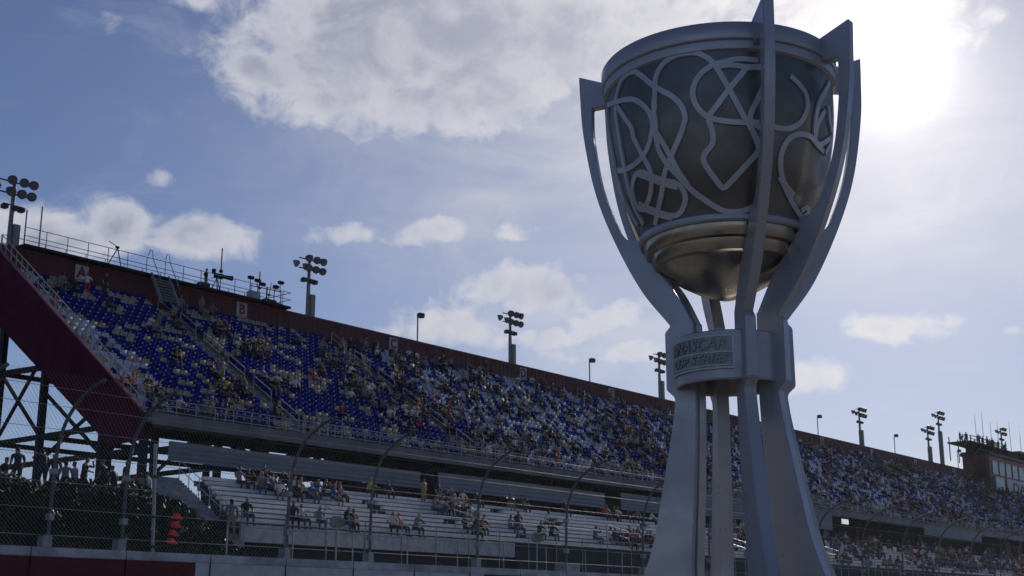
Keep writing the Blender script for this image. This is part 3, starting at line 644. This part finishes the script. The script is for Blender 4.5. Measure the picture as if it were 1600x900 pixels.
for x, zt, lab in ((44.6, 30.9, 'leftmost floodlight tower, rising behind the left end of the grandstand'), (71.8, 31.2, 'floodlight tower second from the left, just right of the roof platform'), (98.7, 31.3, 'floodlight tower behind the wall between signs C and D'),
                   (126, 31.4, 'floodlight tower just left of the trophy collar'), (179.8, 31.6, 'first floodlight tower to the right of the trophy'),
                   (205.6, 31.8, 'lower floodlight tower of the close pair right of the trophy'), (210.6, 34.8, 'tallest floodlight tower, standing in the pair right of the trophy'), (240.5, 35.4, 'floodlight tower rising from behind the brick press building')):
    tower(x, zt, lab)
for x, zt, lab in ((84.2, 28.3, 'single slim lamp post between signs C and D'), (110.8, 28.2, 'single slim lamp post left of the trophy above sign E'), (164, 28.5, 'single slim lamp post nearest the right of the trophy legs'),
                   (189.6, 28.6, 'single slim lamp post between the right floodlight towers'), (215.2, 28.8, 'single slim lamp post next to the press building')):
    t = thing('lamp_post', lab, 'lamp post', (x, 79.6, 0), 'slim lamp posts on the back wall'); MB().tube([(x, 79.6, 0), (x, 79.6, zt)], .07, 8).build('pole', steel, t)
    MB().box(x-.28, x+.34, 79.0, 79.5, zt-.1, zt+.32).build('lamp_head', lampg, t, bevel=.05)
# ---------------------------------------------------------------- press building
brick = bpy.data.materials.new('dark brick'); brick.use_nodes = True; nb = NB(brick.node_tree); bt = brick.node_tree.nodes.new('ShaderNodeTexBrick'); tcb = brick.node_tree.nodes.new('ShaderNodeTexCoord')
mp = brick.node_tree.nodes.new('ShaderNodeMapping'); mp.inputs['Rotation'].default_value = (math.pi/2, 0, 0); brick.node_tree.links.new(tcb.outputs['Object'], mp.inputs[0]); brick.node_tree.links.new(mp.outputs[0], bt.inputs[0])
bt.inputs['Color1'].default_value = (.17, .022, .022, 1); bt.inputs['Color2'].default_value = (.21, .03, .026, 1); bt.inputs['Mortar'].default_value = (.09, .04, .035, 1); bt.inputs['Scale'].default_value = 3
brick.node_tree.links.new(bt.outputs[0], brick.node_tree.nodes['Principled BSDF'].inputs['Base Color'])
pb = thing('press_building', 'dark red brick press building with tall windows at the right end', 'building', (222, 80, 20))
PBX, PBY, PBZ = 222.5, 77.0, 28.8
MB().box(PBX, 300, PBY, 81.5, 0, PBZ).build('wall', brick, pb)
MB().box(PBX-.3, 300.3, PBY-.3, 81.8, PBZ+.002, PBZ+.5).build('roof_parapet', mat('parapet maroon', (.12, .025, .025), .6), pb, bevel=.03)
MB().box(PBX-.06, PBX-.01, 77.6, 79.6, 25.2, 27.6).build('side_opening', dark, pb)
gl = mat('window glass blue', (.16, .20, .25), .12, 0, spec=.9)
for k in range(22):
    x = PBX + 1.2 + k*3.3
    w_ = MB().box(x, x+2.6, PBY-.12, PBY-.01, 25.6, 28.0).build('window', mat('window frame', (.2, .22, .24), .5), pb); MB().box(x+.12, x+2.48, PBY-.14, PBY-.122, 25.7, 27.9).build('pane', gl, w_)
MB().box(PBX+1.2, PBX+5.5, PBY-.5, PBY-.02, 22.5, 25.2).build('lower_window', gl, pb)
bn = tag(MB().box(PBX+6.5, PBX+44, PBY-.62, PBY-.5, 22.2, 25.25).build('name_banner', mat('banner white', (.62, .62, .64), .6)), 'long white banner with dark red capital letters below the press building windows', 'banner')
me = text_mesh('DARLINGTON', 3.0, .02, .04); k = 30/(max(v.co.x for v in me.vertices)-min(v.co.x for v in me.vertices))
me.transform(Matrix.Translation((PBX+24.2, PBY-.64, 23.8)) @ Matrix.Rotation(math.pi/2, 4, 'X') @ Matrix.Diagonal((k, .8, 1, 1))); me.materials.append(signr); link('lettering', me, bn)
tw = thing('spotter_stand', 'dark steel viewing stand crowded with people on the press building roof', 'platform', (228, 82, 29))
for x in np.arange(216.5, 250, 4):
    for y in (77.6, 81.3): MB().bar((x, y, 27.5 if x < 222 else 28.8), (x, y, 31.5 if x < 236 else 30.5), .14).build('post', dark, tw)
for z in (31.0, 31.5): MB().bar((216, 77.6, z), (234, 77.6, z), .1).build('rail', dark, tw)
MB().bar((216.5, 77.6, 28.0), (222, 77.6, 30.4), .1).build('brace', dark, tw)
MB().box(216, 236, 77.5, 81.5, 30.4, 30.6).build('upper_deck', dark, tw); MB().box(222, 262, 77.2, 81.6, 29.32, 29.45).build('lower_deck', dark, tw)
m = MB()
for x in np.arange(224, 262, 1.6): m.bar((x, 77.4, 29.4), (x, 77.4, 30.6), .06)
m.bar((224, 77.4, 30.6), (262, 77.4, 30.6), .07); m.build('railing', dark, tw)
MB().box(242, 262, 78, 81.5, 31.0, 31.4).build('canopy', mat('canopy rust', (.16, .06, .05), .7), tw); MB().box(223, 243, 78.6, 81, 29.46, 31.1).build('screen_cloth', mat('green cloth', (.03, .04, .04), .8), tw)
for k, x in enumerate((226, 229.5, 233.5, 237, 243.5, 249)):
    tag(MB().tube([(x, 80, 29.4), (x, 80, 35.+.6*math.sin(k*2.)), (x+.12, 80, 36.5+.8*math.sin(k*2.))], [.05, .04, .02], 5).build('antenna', lampg), 'tall hair thin antenna on the press building roof, ' + ('leftmost of six', 'second of six from the left', 'third of six from the left', 'just left of the roof floodlight tower', 'just right of the roof floodlight tower', 'rightmost of six')[k], 'antenna', 'press roof antennas')
# ---------------------------------------------------------------- orange caution markers, speakers on posts
orng = mat('orange plastic', (.85, .045, .015), .45, var=.05)
op = thing('marker_pole', 'slim grey pole behind the track wall carrying orange markers beside the leafy bank', 'pole', (32.2, 45, 3.2))
MB().tube([(32.4, 45.0, 3.0), (32.15, 45.0, 8.6)], .075, 8).build('shaft', steel, op, True)
for z, x in ((4.4, 32.37), (5.6, 32.3), (7.2, 32.2)): MB().box(x-.14, x+.14, 44.86, 45.14, z, z+.12).build('clamp', lampg, op, bevel=.02)
mp2 = MB().tube([(33.05, 44.9, 4.0), (33.3, 44.9, 6.2)], .02, 6).build('cord', dark, op)
for k in range(4):
    x, z = 33.12+.07*k, 4.72+.338*k
    t = thing('orange_marker', 'bright orange hood shaped marker by the leafy bank, ' + ('lowest of four', 'second from the bottom', 'second from the top', 'topmost of four')[k], 'marker', (x, 44.85, z), 'orange markers in a column')
    vs = [(x-.17, 44.72, z-.10), (x+.17, 44.72, z-.10), (x+.17, 45.0, z-.10), (x-.17, 45.0, z-.10), (x-.15, 44.75, z+.11), (x+.05, 44.75, z+.12), (x+.05, 44.97, z+.12), (x-.15, 44.97, z+.11)]
    MB().add(vs, [(0, 1, 2, 3), (4, 7, 6, 5), (0, 4, 5, 1), (1, 5, 6, 2), (2, 6, 7, 3), (3, 7, 4, 0)]).build('hood', orng, t, bevel=.03)
    MB().add([(x+.10, 44.70, z-.115), (x+.24, 44.72, z-.115), (x+.24, 45.0, z-.115), (x+.10, 45.0, z-.115), (x+.08, 44.76, z+.06), (x+.08, 44.97, z+.06)], [(0, 1, 2, 3), (0, 4, 1), (3, 2, 5), (1, 4, 5, 2), (0, 3, 5, 4)]).build('visor', orng, t, bevel=.01)
spk = mat('speaker beige grey', (.34, .36, .34), .6)
for x, lab in ((44.0, 'beige grey loudspeaker on a post in front of the benches below the leftmost screen'), (59.6, 'beige grey loudspeaker on a post at the end of the white front panel'), (84, 'beige grey loudspeaker on a post left of the trophy legs'), (104, 'beige grey loudspeaker on a post right of the trophy legs')):
    t = thing('loudspeaker', lab, 'loudspeaker', (x, 46.7, 3), 'loudspeakers on posts'); MB().tube([(x, 46.7, 2.6), (x, 46.7, 5.85)], .05, 8).build('post', steel, t)
    MB().box(x-.34, x+.30, 46.4, 46.95, 5.85, 6.45).build('cabinet', spk, t, bevel=.12); MB().box(x-.26, x+.22, 46.37, 46.398, 5.95, 6.35).build('grille', mat('speaker grille', (.2, .21, .2), .8), t, bevel=.02)
ub = thing('utility_box', 'pale grey utility box on legs behind the wall below the second loudspeaker', 'box', (61, 45.6, 3))
MB().box(60.2, 62.0, 45.4, 45.9, 3.9, 4.75).build('case', mat('utility grey', (.33, .36, .36), .6), ub, bevel=.03); MB().box(60.4, 61.8, 45.38, 45.398, 4.0, 4.65).build('door', mat('utility door', (.29, .32, .32), .6), ub)
for x in (60.4, 61.8): MB().bar((x, 45.65, 2.8), (x, 45.65, 3.9), .08).build('leg', steel, ub)
# ---------------------------------------------------------------- people
SK, SH, TR_, HA, SO = 0, 1, 2, 3, 4      # skin, shirt, trousers, hair or cap, shoes
def skeleton(pose, v):
    """joints: name -> (x, y, z, radius, material); the figure faces -y, seat or ground contact at z = 0"""
    J = {}; E_ = []
    lean, hx, arm = v
    def j(n, x, y, z, r, m, p=None):
        J[n] = (x, y, z, r, m)
        if p: E_.append((p, n))
    b0 = .11 if pose == 'sit' else .90
    j('pelvis', 0, 0, b0, .15, TR_); j('waist', 0, -.30*lean, b0+.20, .135, SH, 'pelvis'); j('chest', 0, -.62*lean, b0+.40, .165, SH, 'waist')
    j('collar', 0, -.78*lean, b0+.52, .09, SH, 'chest'); j('neck', hx*.3, -.86*lean-.01, b0+.585, .055, SK, 'collar'); j('jaw', hx*.6, -.92*lean-.035, b0+.66, .078, SK, 'neck')
    j('skull', hx, -.95*lean-.02, b0+.76, .098, HA, 'jaw'); j('crown', hx, -.95*lean, b0+.83, .07, HA, 'skull')
    for s_ in (-1, 1):
        n = 'l' if s_ < 0 else 'r'
        j('shoulder'+n, s_*.185, -.74*lean, b0+.475, .072, SH, 'collar')
        if arm == 'lap': e, h = (.245, -.12-.6*lean, b0+.24), (.13, -.36-.4*lean, b0+.13)
        elif arm == 'knee': e, h = (.26, -.26-.7*lean, b0+.22), (.10, -.48-.5*lean, b0+.22)
        elif arm == 'up': e, h = (.27, -.22-.6*lean, b0+.42), (.10, -.20-.8*lean, b0+.66)
        elif arm == 'hip': e, h = (.33, .06-.5*lean, b0+.27), (.19, -.06, b0+.09)
        else: e, h = (.23, .02-.5*lean, b0+.22), (.235, -.10-.3*lean, b0-.03)
        if arm == 'up' and s_ < 0: e, h = (.245, -.10-.6*lean, b0+.24), (.14, -.34, b0+.16)
        mid = tuple((a+c)/2 for a, c in zip((.185, -.74*lean, b0+.475), e))
        j('sleeve'+n, s_*mid[0], mid[1], mid[2], .062, SH, 'shoulder'+n); j('elbow'+n, s_*e[0], e[1], e[2], .047, SK, 'sleeve'+n); j('wrist'+n, s_*h[0], h[1], h[2], .034, SK, 'elbow'+n)
        j('hand'+n, s_*(h[0]-.02), h[1]-.07, h[2]-.02, .042, SK, 'wrist'+n)
        if pose == 'sit':
            j('hip'+n, s_*.09, -.05, .10, .105, TR_, 'pelvis'); sp_ = .13 + .05*abs(hx)*10
            j('knee'+n, s_*sp_, -.46, .12, .072, TR_, 'hip'+n); j('shin'+n, s_*sp_, -.49, -.12, .058, TR_, 'knee'+n); j('ankle'+n, s_*sp_, -.47, -.33, .042, TR_, 'shin'+n); j('toe'+n, s_*(sp_+.02), -.62, -.37, .042, SO, 'ankle'+n)
        else:
            j('hip'+n, s_*.095, 0, .84, .115, TR_, 'pelvis'); j('knee'+n, s_*.11, -.03-.05*s_*hx*8, .49, .072, TR_, 'hip'+n); j('ankle'+n, s_*.12, .03, .10, .045, TR_, 'knee'+n); j('toe'+n, s_*.14, -.15, .045, .043, SO, 'ankle'+n)
    return J, E_
def body(pose, v, sub):
    J, E_ = skeleton(pose, v); names = list(J); idx = {n: i for i, n in enumerate(names)}
    me = bpy.data.meshes.new('sk'); me.from_pydata([J[n][:3] for n in names], [(idx[a], idx[c]) for a, c in E_], []); me.update()
    o = bpy.data.objects.new('sk', me); COL.objects.link(o); md = o.modifiers.new('s', 'SKIN'); md.use_smooth_shade = True; md.branch_smoothing = .3
    if not me.skin_vertices:
        bm = bmesh.new(); bm.from_mesh(me); bm.verts.layers.skin.verify(); bm.to_mesh(me); bm.free()
    for i, n in enumerate(names): me.skin_vertices[0].data[i].radius = (J[n][3]*.92,)*2; me.skin_vertices[0].data[i].use_root = (i == 0)
    if sub: o.modifiers.new('u', 'SUBSURF').levels = sub
    out = bpy.data.meshes.new_from_object(o.evaluated_get(bpy.context.evaluated_depsgraph_get())); bpy.data.objects.remove(o)
    P = np.array([J[n][:3] for n in names]); rr = np.array([J[n][3] for n in names]); mm = [J[n][4] for n in names]; hd = J['skull']
    for p in out.polygons:
        c = np.array(p.center); d = np.linalg.norm(P-c, axis=1) - rr*.9; k = mm[int(d.argmin())]
        if k == HA and c[1] < hd[1]-.055 and c[2] < hd[2]+.03: k = SK
        if k == SK and names[int(d.argmin())] == 'jaw' and c[1] > hd[1]+.03: k = HA
        p.material_index = k; p.use_smooth = True
    return out
SITV = [(.06, 0, 'lap'), (.22, .02, 'knee'), (.34, -.02, 'knee'), (-.04, .03, 'lap'), (.12, -.03, 'up'), (.2, .0, 'lap')]
STV = [(.03, .02, 'down'), (.0, -.02, 'hip'), (.06, .03, 'up'), (.10, 0, 'down')]
HI = {('sit', i): body('sit', v, 1) for i, v in enumerate(SITV)}; HI.update({('stand', i): body('stand', v, 1) for i, v in enumerate(STV)})
LO = {k: body(k[0], (SITV if k[0] == 'sit' else STV)[k[1]], 0) for k in HI}
SHIRT = dict(black=(.012, .012, .014), white=(.62, .62, .62), red=(.35, .02, .02), navy=(.015, .022, .07), grey=(.20, .20, .21), blue=(.04, .10, .32), tan=(.34, .27, .17), yellow=(.45, .36, .05), orange=(.60, .12, .02), maroon=(.12, .012, .02), green=(.05, .22, .06), lavender=(.34, .32, .46))
TROU = dict(dark=(.016, .017, .022), denim=(.05, .075, .14), khaki=(.26, .21, .14), grey=(.14, .14, .15), red=(.30, .02, .02), white=(.5, .5, .5))
HEAD = dict(zip(['black cap', 'white cap', 'red cap', 'dark hair', 'brown hair', 'blond hair', 'grey hair', 'blue cap', 'tan hat'], [(.012, .012, .014), (.6, .6, .6), (.3, .02, .02), (.012, .009, .007), (.06, .035, .02), (.35, .24, .10), (.3, .3, .3), (.03, .06, .22), (.34, .27, .17)]))
SKIN = [(.36, .20, .14), (.42, .25, .18), (.30, .16, .11), (.14, .07, .05)]
pm = lambda kind, n, c: mat('%s %s' % (n, kind), c, .75, var=.06, vscale=8)
PEOPLE = []          # x, y, z, heading, pose, variant, shirt, trousers, head, scale, place
W_S = dict(black=36, white=11, red=3, navy=18, grey=17, blue=4, tan=3, yellow=.5, orange=.6, maroon=4, green=.8, lavender=1.5)
pick = lambda d: random.choices(list(d), list(d.values()))[0]
W_T = dict(dark=10, denim=7, khaki=1.5, grey=3)
W_H = {'black cap': 5, 'white cap': 3, 'red cap': 1.5, 'dark hair': 6, 'brown hair': 6, 'blond hair': 3, 'grey hair': 2, 'blue cap': 2, 'tan hat': 1}
ORD = 'first second third fourth fifth sixth seventh eighth ninth tenth eleventh twelfth thirteenth fourteenth fifteenth sixteenth seventeenth eighteenth nineteenth twentieth'.split() + ['twenty-first', 'twenty-second', 'twenty-third', 'top']
SGN = [(49.2, 'A'), (63.4, 'B'), (80.3, 'C'), (98.5, 'D'), (113.6, 'E'), (130, 'F'), (146.6, 'G'), (163.4, 'H'), (179.3, 'I'), (195.1, 'J'), (210.8, 'K'), (225.1, 'L')]
used = set()
def upper_place(x, i):
    s_ = ('below letter ' + min(SGN, key=lambda q: abs(q[0]-x))[1]) if x > 44 else 'by the end railing'
    return '%s row up %s' % (ORD[i], s_)
def sit_upper(x, i, shirt=None, head=None, stand=None, tr=None):
    k = round((x - XE - .55)/PIT); x = XE + .55 + PIT*k
    if (k, i) in used or not 0 <= i < NRW or x < XE+.3: return
    if not stand and min(abs(x-a_) for a_ in AIS) < .8: return
    used.add((k, i)); st = (random.random() < .05) if stand is None else stand
    if st: PEOPLE.append([x, rowy(i)+.02, rowz(i), random.uniform(-.7, .5), 'stand', random.randrange(4), shirt, tr, head, random.uniform(.94, 1.06), upper_place(x, i)])
    else: PEOPLE.append([x, rowy(i)+.36, rowz(i)+.43, random.uniform(-.5, .35), 'sit', random.randrange(6), shirt, tr, head, random.uniform(.94, 1.06), upper_place(x, i)])
def rake_hit(px, py):
    d = ray(px, py); s_ = RI/TR; t = (ZR0+.75 - s_*YR0 - EYE)/(d.z - s_*d.y); return d.x*t, (d.y*t-YR0)/TR
def cluster(px, py, sx, sy, n, shirts=None, **kw):
    for _ in range(n if n < 14 else int(n*.55)):
        x, r_ = rake_hit(px+random.uniform(-sx, sx), py+random.uniform(-sy, sy)); sit_upper(x, int(round(r_)), random.choice(shirts) if shirts else None, **kw)
cluster(131, 445, 0, 0, 1, ['white'], stand=True, tr='red', head='blond hair'); cluster(163, 447, 0, 0, 1, ['black'], stand=True); cluster(218, 455, 0, 0, 1, ['red'], stand=True, tr='dark')
for a_ in ((75, 440, 8, 6, 3), (105, 440, 10, 6, 4), (62, 460, 4, 3, 2, ['red']), (90, 466, 4, 3, 2, ['red']), (163, 472, 5, 4, 2), (242, 508, 14, 5, 5), (290, 484, 8, 5, 3), (325, 487, 8, 4, 3, ['white', 'grey']),
           (352, 512, 14, 6, 6, ['black', 'navy', 'grey']), (277, 505, 6, 4, 2, ['black']), (392, 545, 24, 8, 12, ['black', 'white', 'grey', 'navy']), (345, 590, 12, 14, 8, ['tan', 'black', 'yellow', 'grey']), (385, 600, 36, 16, 26), (455, 598, 24, 6, 6, ['white', 'black', 'grey']),
           (235, 602, 14, 6, 4, ['black', 'tan']), (213, 596, 10, 6, 5, ['red', 'orange', 'white']), (205, 612, 14, 8, 4, ['orange', 'red']), (300, 640, 80, 9, 26, ['white', 'grey', 'blue', 'black', 'tan']), (450, 640, 14, 8, 5, ['black', 'grey']), (545, 646, 0, 0, 1, ['red']),
           (548, 600, 12, 5, 4), (580, 612, 24, 8, 9), (530, 555, 36, 20, 34), (585, 560, 40, 30, 34), (630, 610, 30, 30, 26), (640, 640, 18, 8, 6, ['white']), (700, 640, 50, 40, 46), (760, 700, 60, 30, 40), (660, 560, 40, 20, 24), (280, 560, 4, 4, 2), (495, 672, 5, 5, 3), (660, 700, 40, 10, 8), (720, 560, 60, 14, 26), (820, 620, 60, 14, 26)):
    cluster(*a_)
cluster(690, 645, 0, 0, 1, ['red'], stand=True); cluster(651, 585, 0, 0, 1, ['black'], stand=True); cluster(615, 585, 0, 0, 1, ['black'], stand=True); cluster(632, 577, 4, 2, 2, ['black'], stand=True); cluster(282, 565, 2, 2, 1, ['grey'], stand=True); cluster(648, 575, 6, 4, 2, ['navy'], stand=True)
for i in range(NRW):
    for k in range(int((246-XE)/PIT)):
        x = XE + .55 + PIT*k
        d_ = .0 if x < 62 else .02 if x < 74 else .06 if x < 100 else .11 if x < 135 else .11 if x < 160 else .13
        h = .5 + .5*math.sin(x*.45+i*.6)*math.sin(x*.13-i*.31+1); d_ *= .35 + 1.3*h
        if min(abs(x-a_) for a_ in AIS) < 2.6: d_ *= 1.7
        if i > 18 and x > 75: d_ *= 1.25
        if random.random() < d_: sit_upper(x, i)
for px, sh in ((785, 'blue'), (820, 'grey'), (838, 'black'), (872, 'orange'), (720, 'grey'), (765, 'white'), (810, 'black'), (350, 'navy'), (1010, 'tan')):
    p = at_y(px, 716 if px > 600 else 670, 61.2); PEOPLE.append([p.x, 61.25, 12.5, random.uniform(-.9, .9), 'stand', random.randrange(4), sh, None, None, 1, 'on the front walkway ' + ('below letter ' + min(SGN, key=lambda q: abs(q[0]-p.x))[1])])
for x in np.arange(96, 200, 1.9):
    if random.random() < .5: PEOPLE.append([x+random.uniform(-.5, .5), 61.25, 12.5, random.uniform(-.9, .9), 'stand', random.randrange(4), None, None, None, 1, 'on the front walkway below letter ' + min(SGN, key=lambda q: abs(q[0]-x))[1]])
# lower benches
def bench_place(x, i):
    seg = 'under the leftmost screen' if x < 62.6 else 'by the first screen gap' if x < 65 else 'under the second screen' if x < 84 else 'left of the trophy legs' if x < 96 else 'behind the trophy legs' if x < 122 else 'right of the trophy' if x < 150 else 'at the far right'
    return '%s bench up %s' % (ORD[i] if i < 8 else 'top', seg)
def sit_bench(x, i, shirt=None, head=None, st=False, tr=None):
    k = round(x/.58)
    if (k, i, 'b') in used or x < XL[i]+.3: return
    used.add((k, i, 'b')); x = k*.58 + random.uniform(-.06, .06)
    if st: PEOPLE.append([x, ROWY[i]-.18, ROWZ[i]-.08 if i == 0 else ROWZ[i]-.42, random.uniform(-.9, .9), 'stand', random.randrange(4), shirt, tr, head, random.uniform(.95, 1.05), bench_place(x, i)])
    else: PEOPLE.append([x, ROWY[i]+.14, ROWZ[i]+.05, random.uniform(-.6, .5), 'sit', random.randrange(6), shirt, tr, head, random.uniform(.94, 1.06), bench_place(x, i)])
def bench(px, py, sx, n, shirts=None, st=False, dy=3, **kw):
    for _ in range(n):
        qx, qy = px+random.uniform(-sx, sx), py+random.uniform(-dy, dy); best = None
        for i in range(NR):
            p = at_y(qx, qy, ROWY[i]+.1); e = abs(p.z-(ROWZ[i]+(.35 if not st else .6)))
            if best is None or e < best[0]: best = (e, i, p.x)
        sit_bench(best[2], best[1], random.choice(shirts) if shirts else None, st=st, **kw)
dk = ['black', 'navy', 'grey', 'maroon']
for a_ in ((305, 741, 24, 9, dk), (390, 748, 22, 9, dk), (430, 758, 26, 16, ['black', 'white', 'grey', 'navy', 'blue']), (455, 765, 22, 8), (507, 771, 20, 6, ['blue', 'black', 'green']), (528, 772, 8, 3, dk), (573, 762, 2, 1, ['yellow']), (612, 765, 4, 2, dk),
           (690, 778, 18, 10), (700, 790, 22, 9), (735, 778, 14, 7, ['red', 'black', 'white', 'green']), (688, 795, 4, 2, ['white']), (725, 800, 10, 5), (372, 808, 4, 2, ['black', 'maroon']), (395, 806, 3, 1, ['black'], ), (463, 808, 5, 2, ['black', 'white']), (500, 815, 3, 1, ['grey']), (545, 820, 4, 2, ['tan', 'black']),
           (612, 812, 2, 1, ['white']), (628, 817, 2, 1, ['orange']), (645, 816, 2, 1, ['grey']), (738, 822, 10, 6, ['black', 'maroon', 'navy']), (800, 819, 9, 4, dk), (854, 812, 2, 1, ['white']), (855, 831, 14, 5, ['black', 'grey']), (810, 785, 20, 5, ['maroon', 'navy']), (885, 788, 8, 3), (950, 800, 14, 7, ['red', 'white', 'navy']),
           (960, 840, 34, 16), (1000, 846, 14, 6, dk), (1000, 805, 20, 10), (1140, 815, 30, 16), (1140, 840, 30, 10)): bench(*a_)
bench(660, 757, 0, 1, ['tan'], st=True); bench(675, 760, 0, 1, ['navy'], st=True); bench(735, 796, 3, 1, ['grey'], st=True); bench(1155, 812, 3, 1, ['red'], st=True)
for i in range(NR):
    for k in range(int(84/.58), int(200/.58)):
        x = k*.58; d_ = (.09 if x < 112 else .19)*(.3 + 1.4*(.5+.5*math.sin(x*.5+i)*math.sin(x*.19-i*.7)))
        if random.random() < d_: sit_bench(x, i, st=random.random() < .04)
PEOPLE.append([38.6+.55, 48.6, 5.25, 2.6, 'stand', 0, 'grey', 'khaki', 'black cap', 1.05, 'on the concrete stair with back turned'])
# on the leafy bank, seen against the sky
for n_, (px, py, sh, h_, tr) in enumerate(((6, 716, 'black', 0, 'dark'), (30, 700, 'navy', 0, 'dark'), (70, 703, 'navy', 0, 'dark'), (88, 712, 'black', 0, 'dark'), (104, 718, 'grey', 0, 'dark'), (120, 716, 'lavender', 0, 'dark'), (133, 716, 'black', 0, 'dark'), (165, 716, 'navy', 0, 'dark'), (181, 722, 'black', 0, 'dark'), (197, 722, 'navy', 0, 'dark'), (222, 736, 'grey', 0, 'dark'), (236, 732, 'lavender', 0, 'dark'))):
    p = at_y(px, py, 53.2); g_ = hill_z(p.x, 53.2)
    PEOPLE.append([p.x, 53.2, p.z-1.78 - .10*(n_ % 3)*(n_ > 2), math.pi + random.uniform(-.9, .9) if n_ % 3 else random.uniform(-1, 1), 'stand', (3, 0, 2, 3)[n_ % 4], sh, tr, ('dark hair', 'black cap')[n_ % 2], 1.0, 'on the leafy bank, ' + ORD[n_] + ' from left'])
PEOPLE.append([60.3, 79.4, 26.05, .6, 'stand', 1, 'black', 'denim', 'dark hair', 1.03, 'beside the television camera on the platform'])
for k in range(70):
    x = 217 + k*.62 + random.uniform(-.4, .4); up = x < 235 and k % 2 == 0; PEOPLE.append([x, 78 + random.uniform(0, 2.5), 30.6 if up else 29.45, random.uniform(-1, 1), 'stand', random.randrange(4), random.choice(dk), 'dark', 'dark hair', 1, 'roof'])
for p in PEOPLE:
    p[6] = p[6] or pick(W_S); p[7] = p[7] or pick(W_T); p[8] = p[8] or pick(W_H)
def seen(p):          # inside the picture?
    v = Vector((p[0], p[1], p[2]+.4-EYE)); fw = v.x*math.cos(AZ)+v.y*math.sin(AZ); r_ = v.x*math.sin(AZ)-v.y*math.cos(AZ); d = fw*math.cos(PITCH)+v.z*math.sin(PITCH); return abs(F*r_/d) < 812
PEOPLE = [p for p in PEOPLE if seen(p)]; PEOPLE.sort(key=lambda p: p[0]**2+p[1]**2+p[2]**2)
NOBJ = 298; special = [p for p in PEOPLE if 'platform' in p[10] or 'bank' in p[10]]; rest_ = [p for p in PEOPLE if p not in special]
indiv = special + rest_[:NOBJ-len(special)]; crowd = rest_[NOBJ-len(special):]
seen_l = set()
for p in indiv:
    x, y, z, hd, pose, vi, sh, tr, he, sc, place = p
    for _ in range(400):
        lab = '%s in %s top and %s, %s' % ('person' if pose == 'sit' else 'person standing', sh, he, place.replace('standing ', ''))
        if lab not in seen_l: break
        if _ < 60: he = pick(W_H)
        else: sh = pick(W_S); he = random.choice(list(W_H))
    else: print('DUP', lab)
    seen_l.add(lab)
    o = bpy.data.objects.new('person', HI[(pose, vi)]); COL.objects.link(o); o.location = (x, y, z); o.rotation_euler = (0, 0, hd); o.scale = (sc*1.32, sc*1.3, sc*1.06) if 'bank' in place else (sc*1.12, sc*1.15, sc)
    tag(o, lab, 'person', 'people on the bank' if 'bank' in place else 'people in the lower stand' if 'bench' in place else 'people in the upper stand' if 'letter' in place or 'row' in place else 'people on their own')
    me = o.data; ms = (pm('skin', 'skin %d' % (hash((round(x, 2), round(y, 2))) % 4), SKIN[hash((round(x, 2), round(y, 2))) % 4]), pm('top', sh, SHIRT[sh]), pm('trousers', tr, TROU[tr]), pm('head', he, HEAD[he]), pm('shoes', 'dark', (.03, .03, .03)))
    if len(me.materials) == 0:
        for q in ms: me.materials.append(q)
    for s_, q in zip(o.material_slots, ms): s_.link = 'OBJECT'; s_.material = q
CM = [pm('skin', 'skin 2', SKIN[2])] + [pm('top', k, c) for k, c in SHIRT.items()] + [pm('trousers', k, c) for k, c in TROU.items()] + [pm('head', k, c) for k, c in HEAD.items()] + [pm('shoes', 'dark', (.03, .03, .03))]  # crowd skin shares a darker tone that paints in the backlit shade
si = {k: 1+i for i, k in enumerate(SHIRT)}; ti = {k: 1+len(SHIRT)+i for i, k in enumerate(TROU)}; hi_ = {k: 1+len(SHIRT)+len(TROU)+i for i, k in enumerate(HEAD)}
bmA = []
parts_ = []
for key, me in LO.items():
    g_ = [p for p in crowd if (p[4], p[5]) == key]
    if not g_: continue
    tvv = [tuple(v.co) for v in me.vertices]; tff = [tuple(p.vertices) for p in me.polygons]; tmm = [p.material_index for p in me.polygons]
    mi = np.array([[(0, si[p[6]], ti[p[7]], hi_[p[8]], len(CM)-1)[k] for k in tmm] for p in g_])
    parts_.append(rows_mesh(tvv, tff, tmm, [p[:3] for p in g_], mi, 'c', (), np.array([p[3] for p in g_]), np.array([p[9] for p in g_])))
bm = bmesh.new()
for me in parts_: bm.from_mesh(me)
me = bpy.data.meshes.new('crowd'); bm.to_mesh(me); bm.free()
for q in CM: me.materials.append(q)
me.polygons.foreach_set('use_smooth', [True]*len(me.polygons))
tag(link('crowd', me), 'dense crowd filling the far seats and benches', kind='stuff')
print('people', len(PEOPLE), 'objects', len(indiv))
# ---------------------------------------------------------------- thin haze volume, added for the pale veil over the far stands
hz = MB().box(-25, 330, -25, 125, -1.2, 48); vm = bpy.data.materials.new('haze'); vm.use_nodes = True; vm.node_tree.nodes.clear()
pv = vm.node_tree.nodes.new('ShaderNodeVolumePrincipled'); pv.inputs['Color'].default_value = (.7, .82, 1, 1); pv.inputs['Density'].default_value = 0.00005; pv.inputs['Anisotropy'].default_value = .55
vo = vm.node_tree.nodes.new('ShaderNodeOutputMaterial'); vm.node_tree.links.new(pv.outputs[0], vo.inputs['Volume'])
tag(hz.build('haze', vm), kind='stuff')
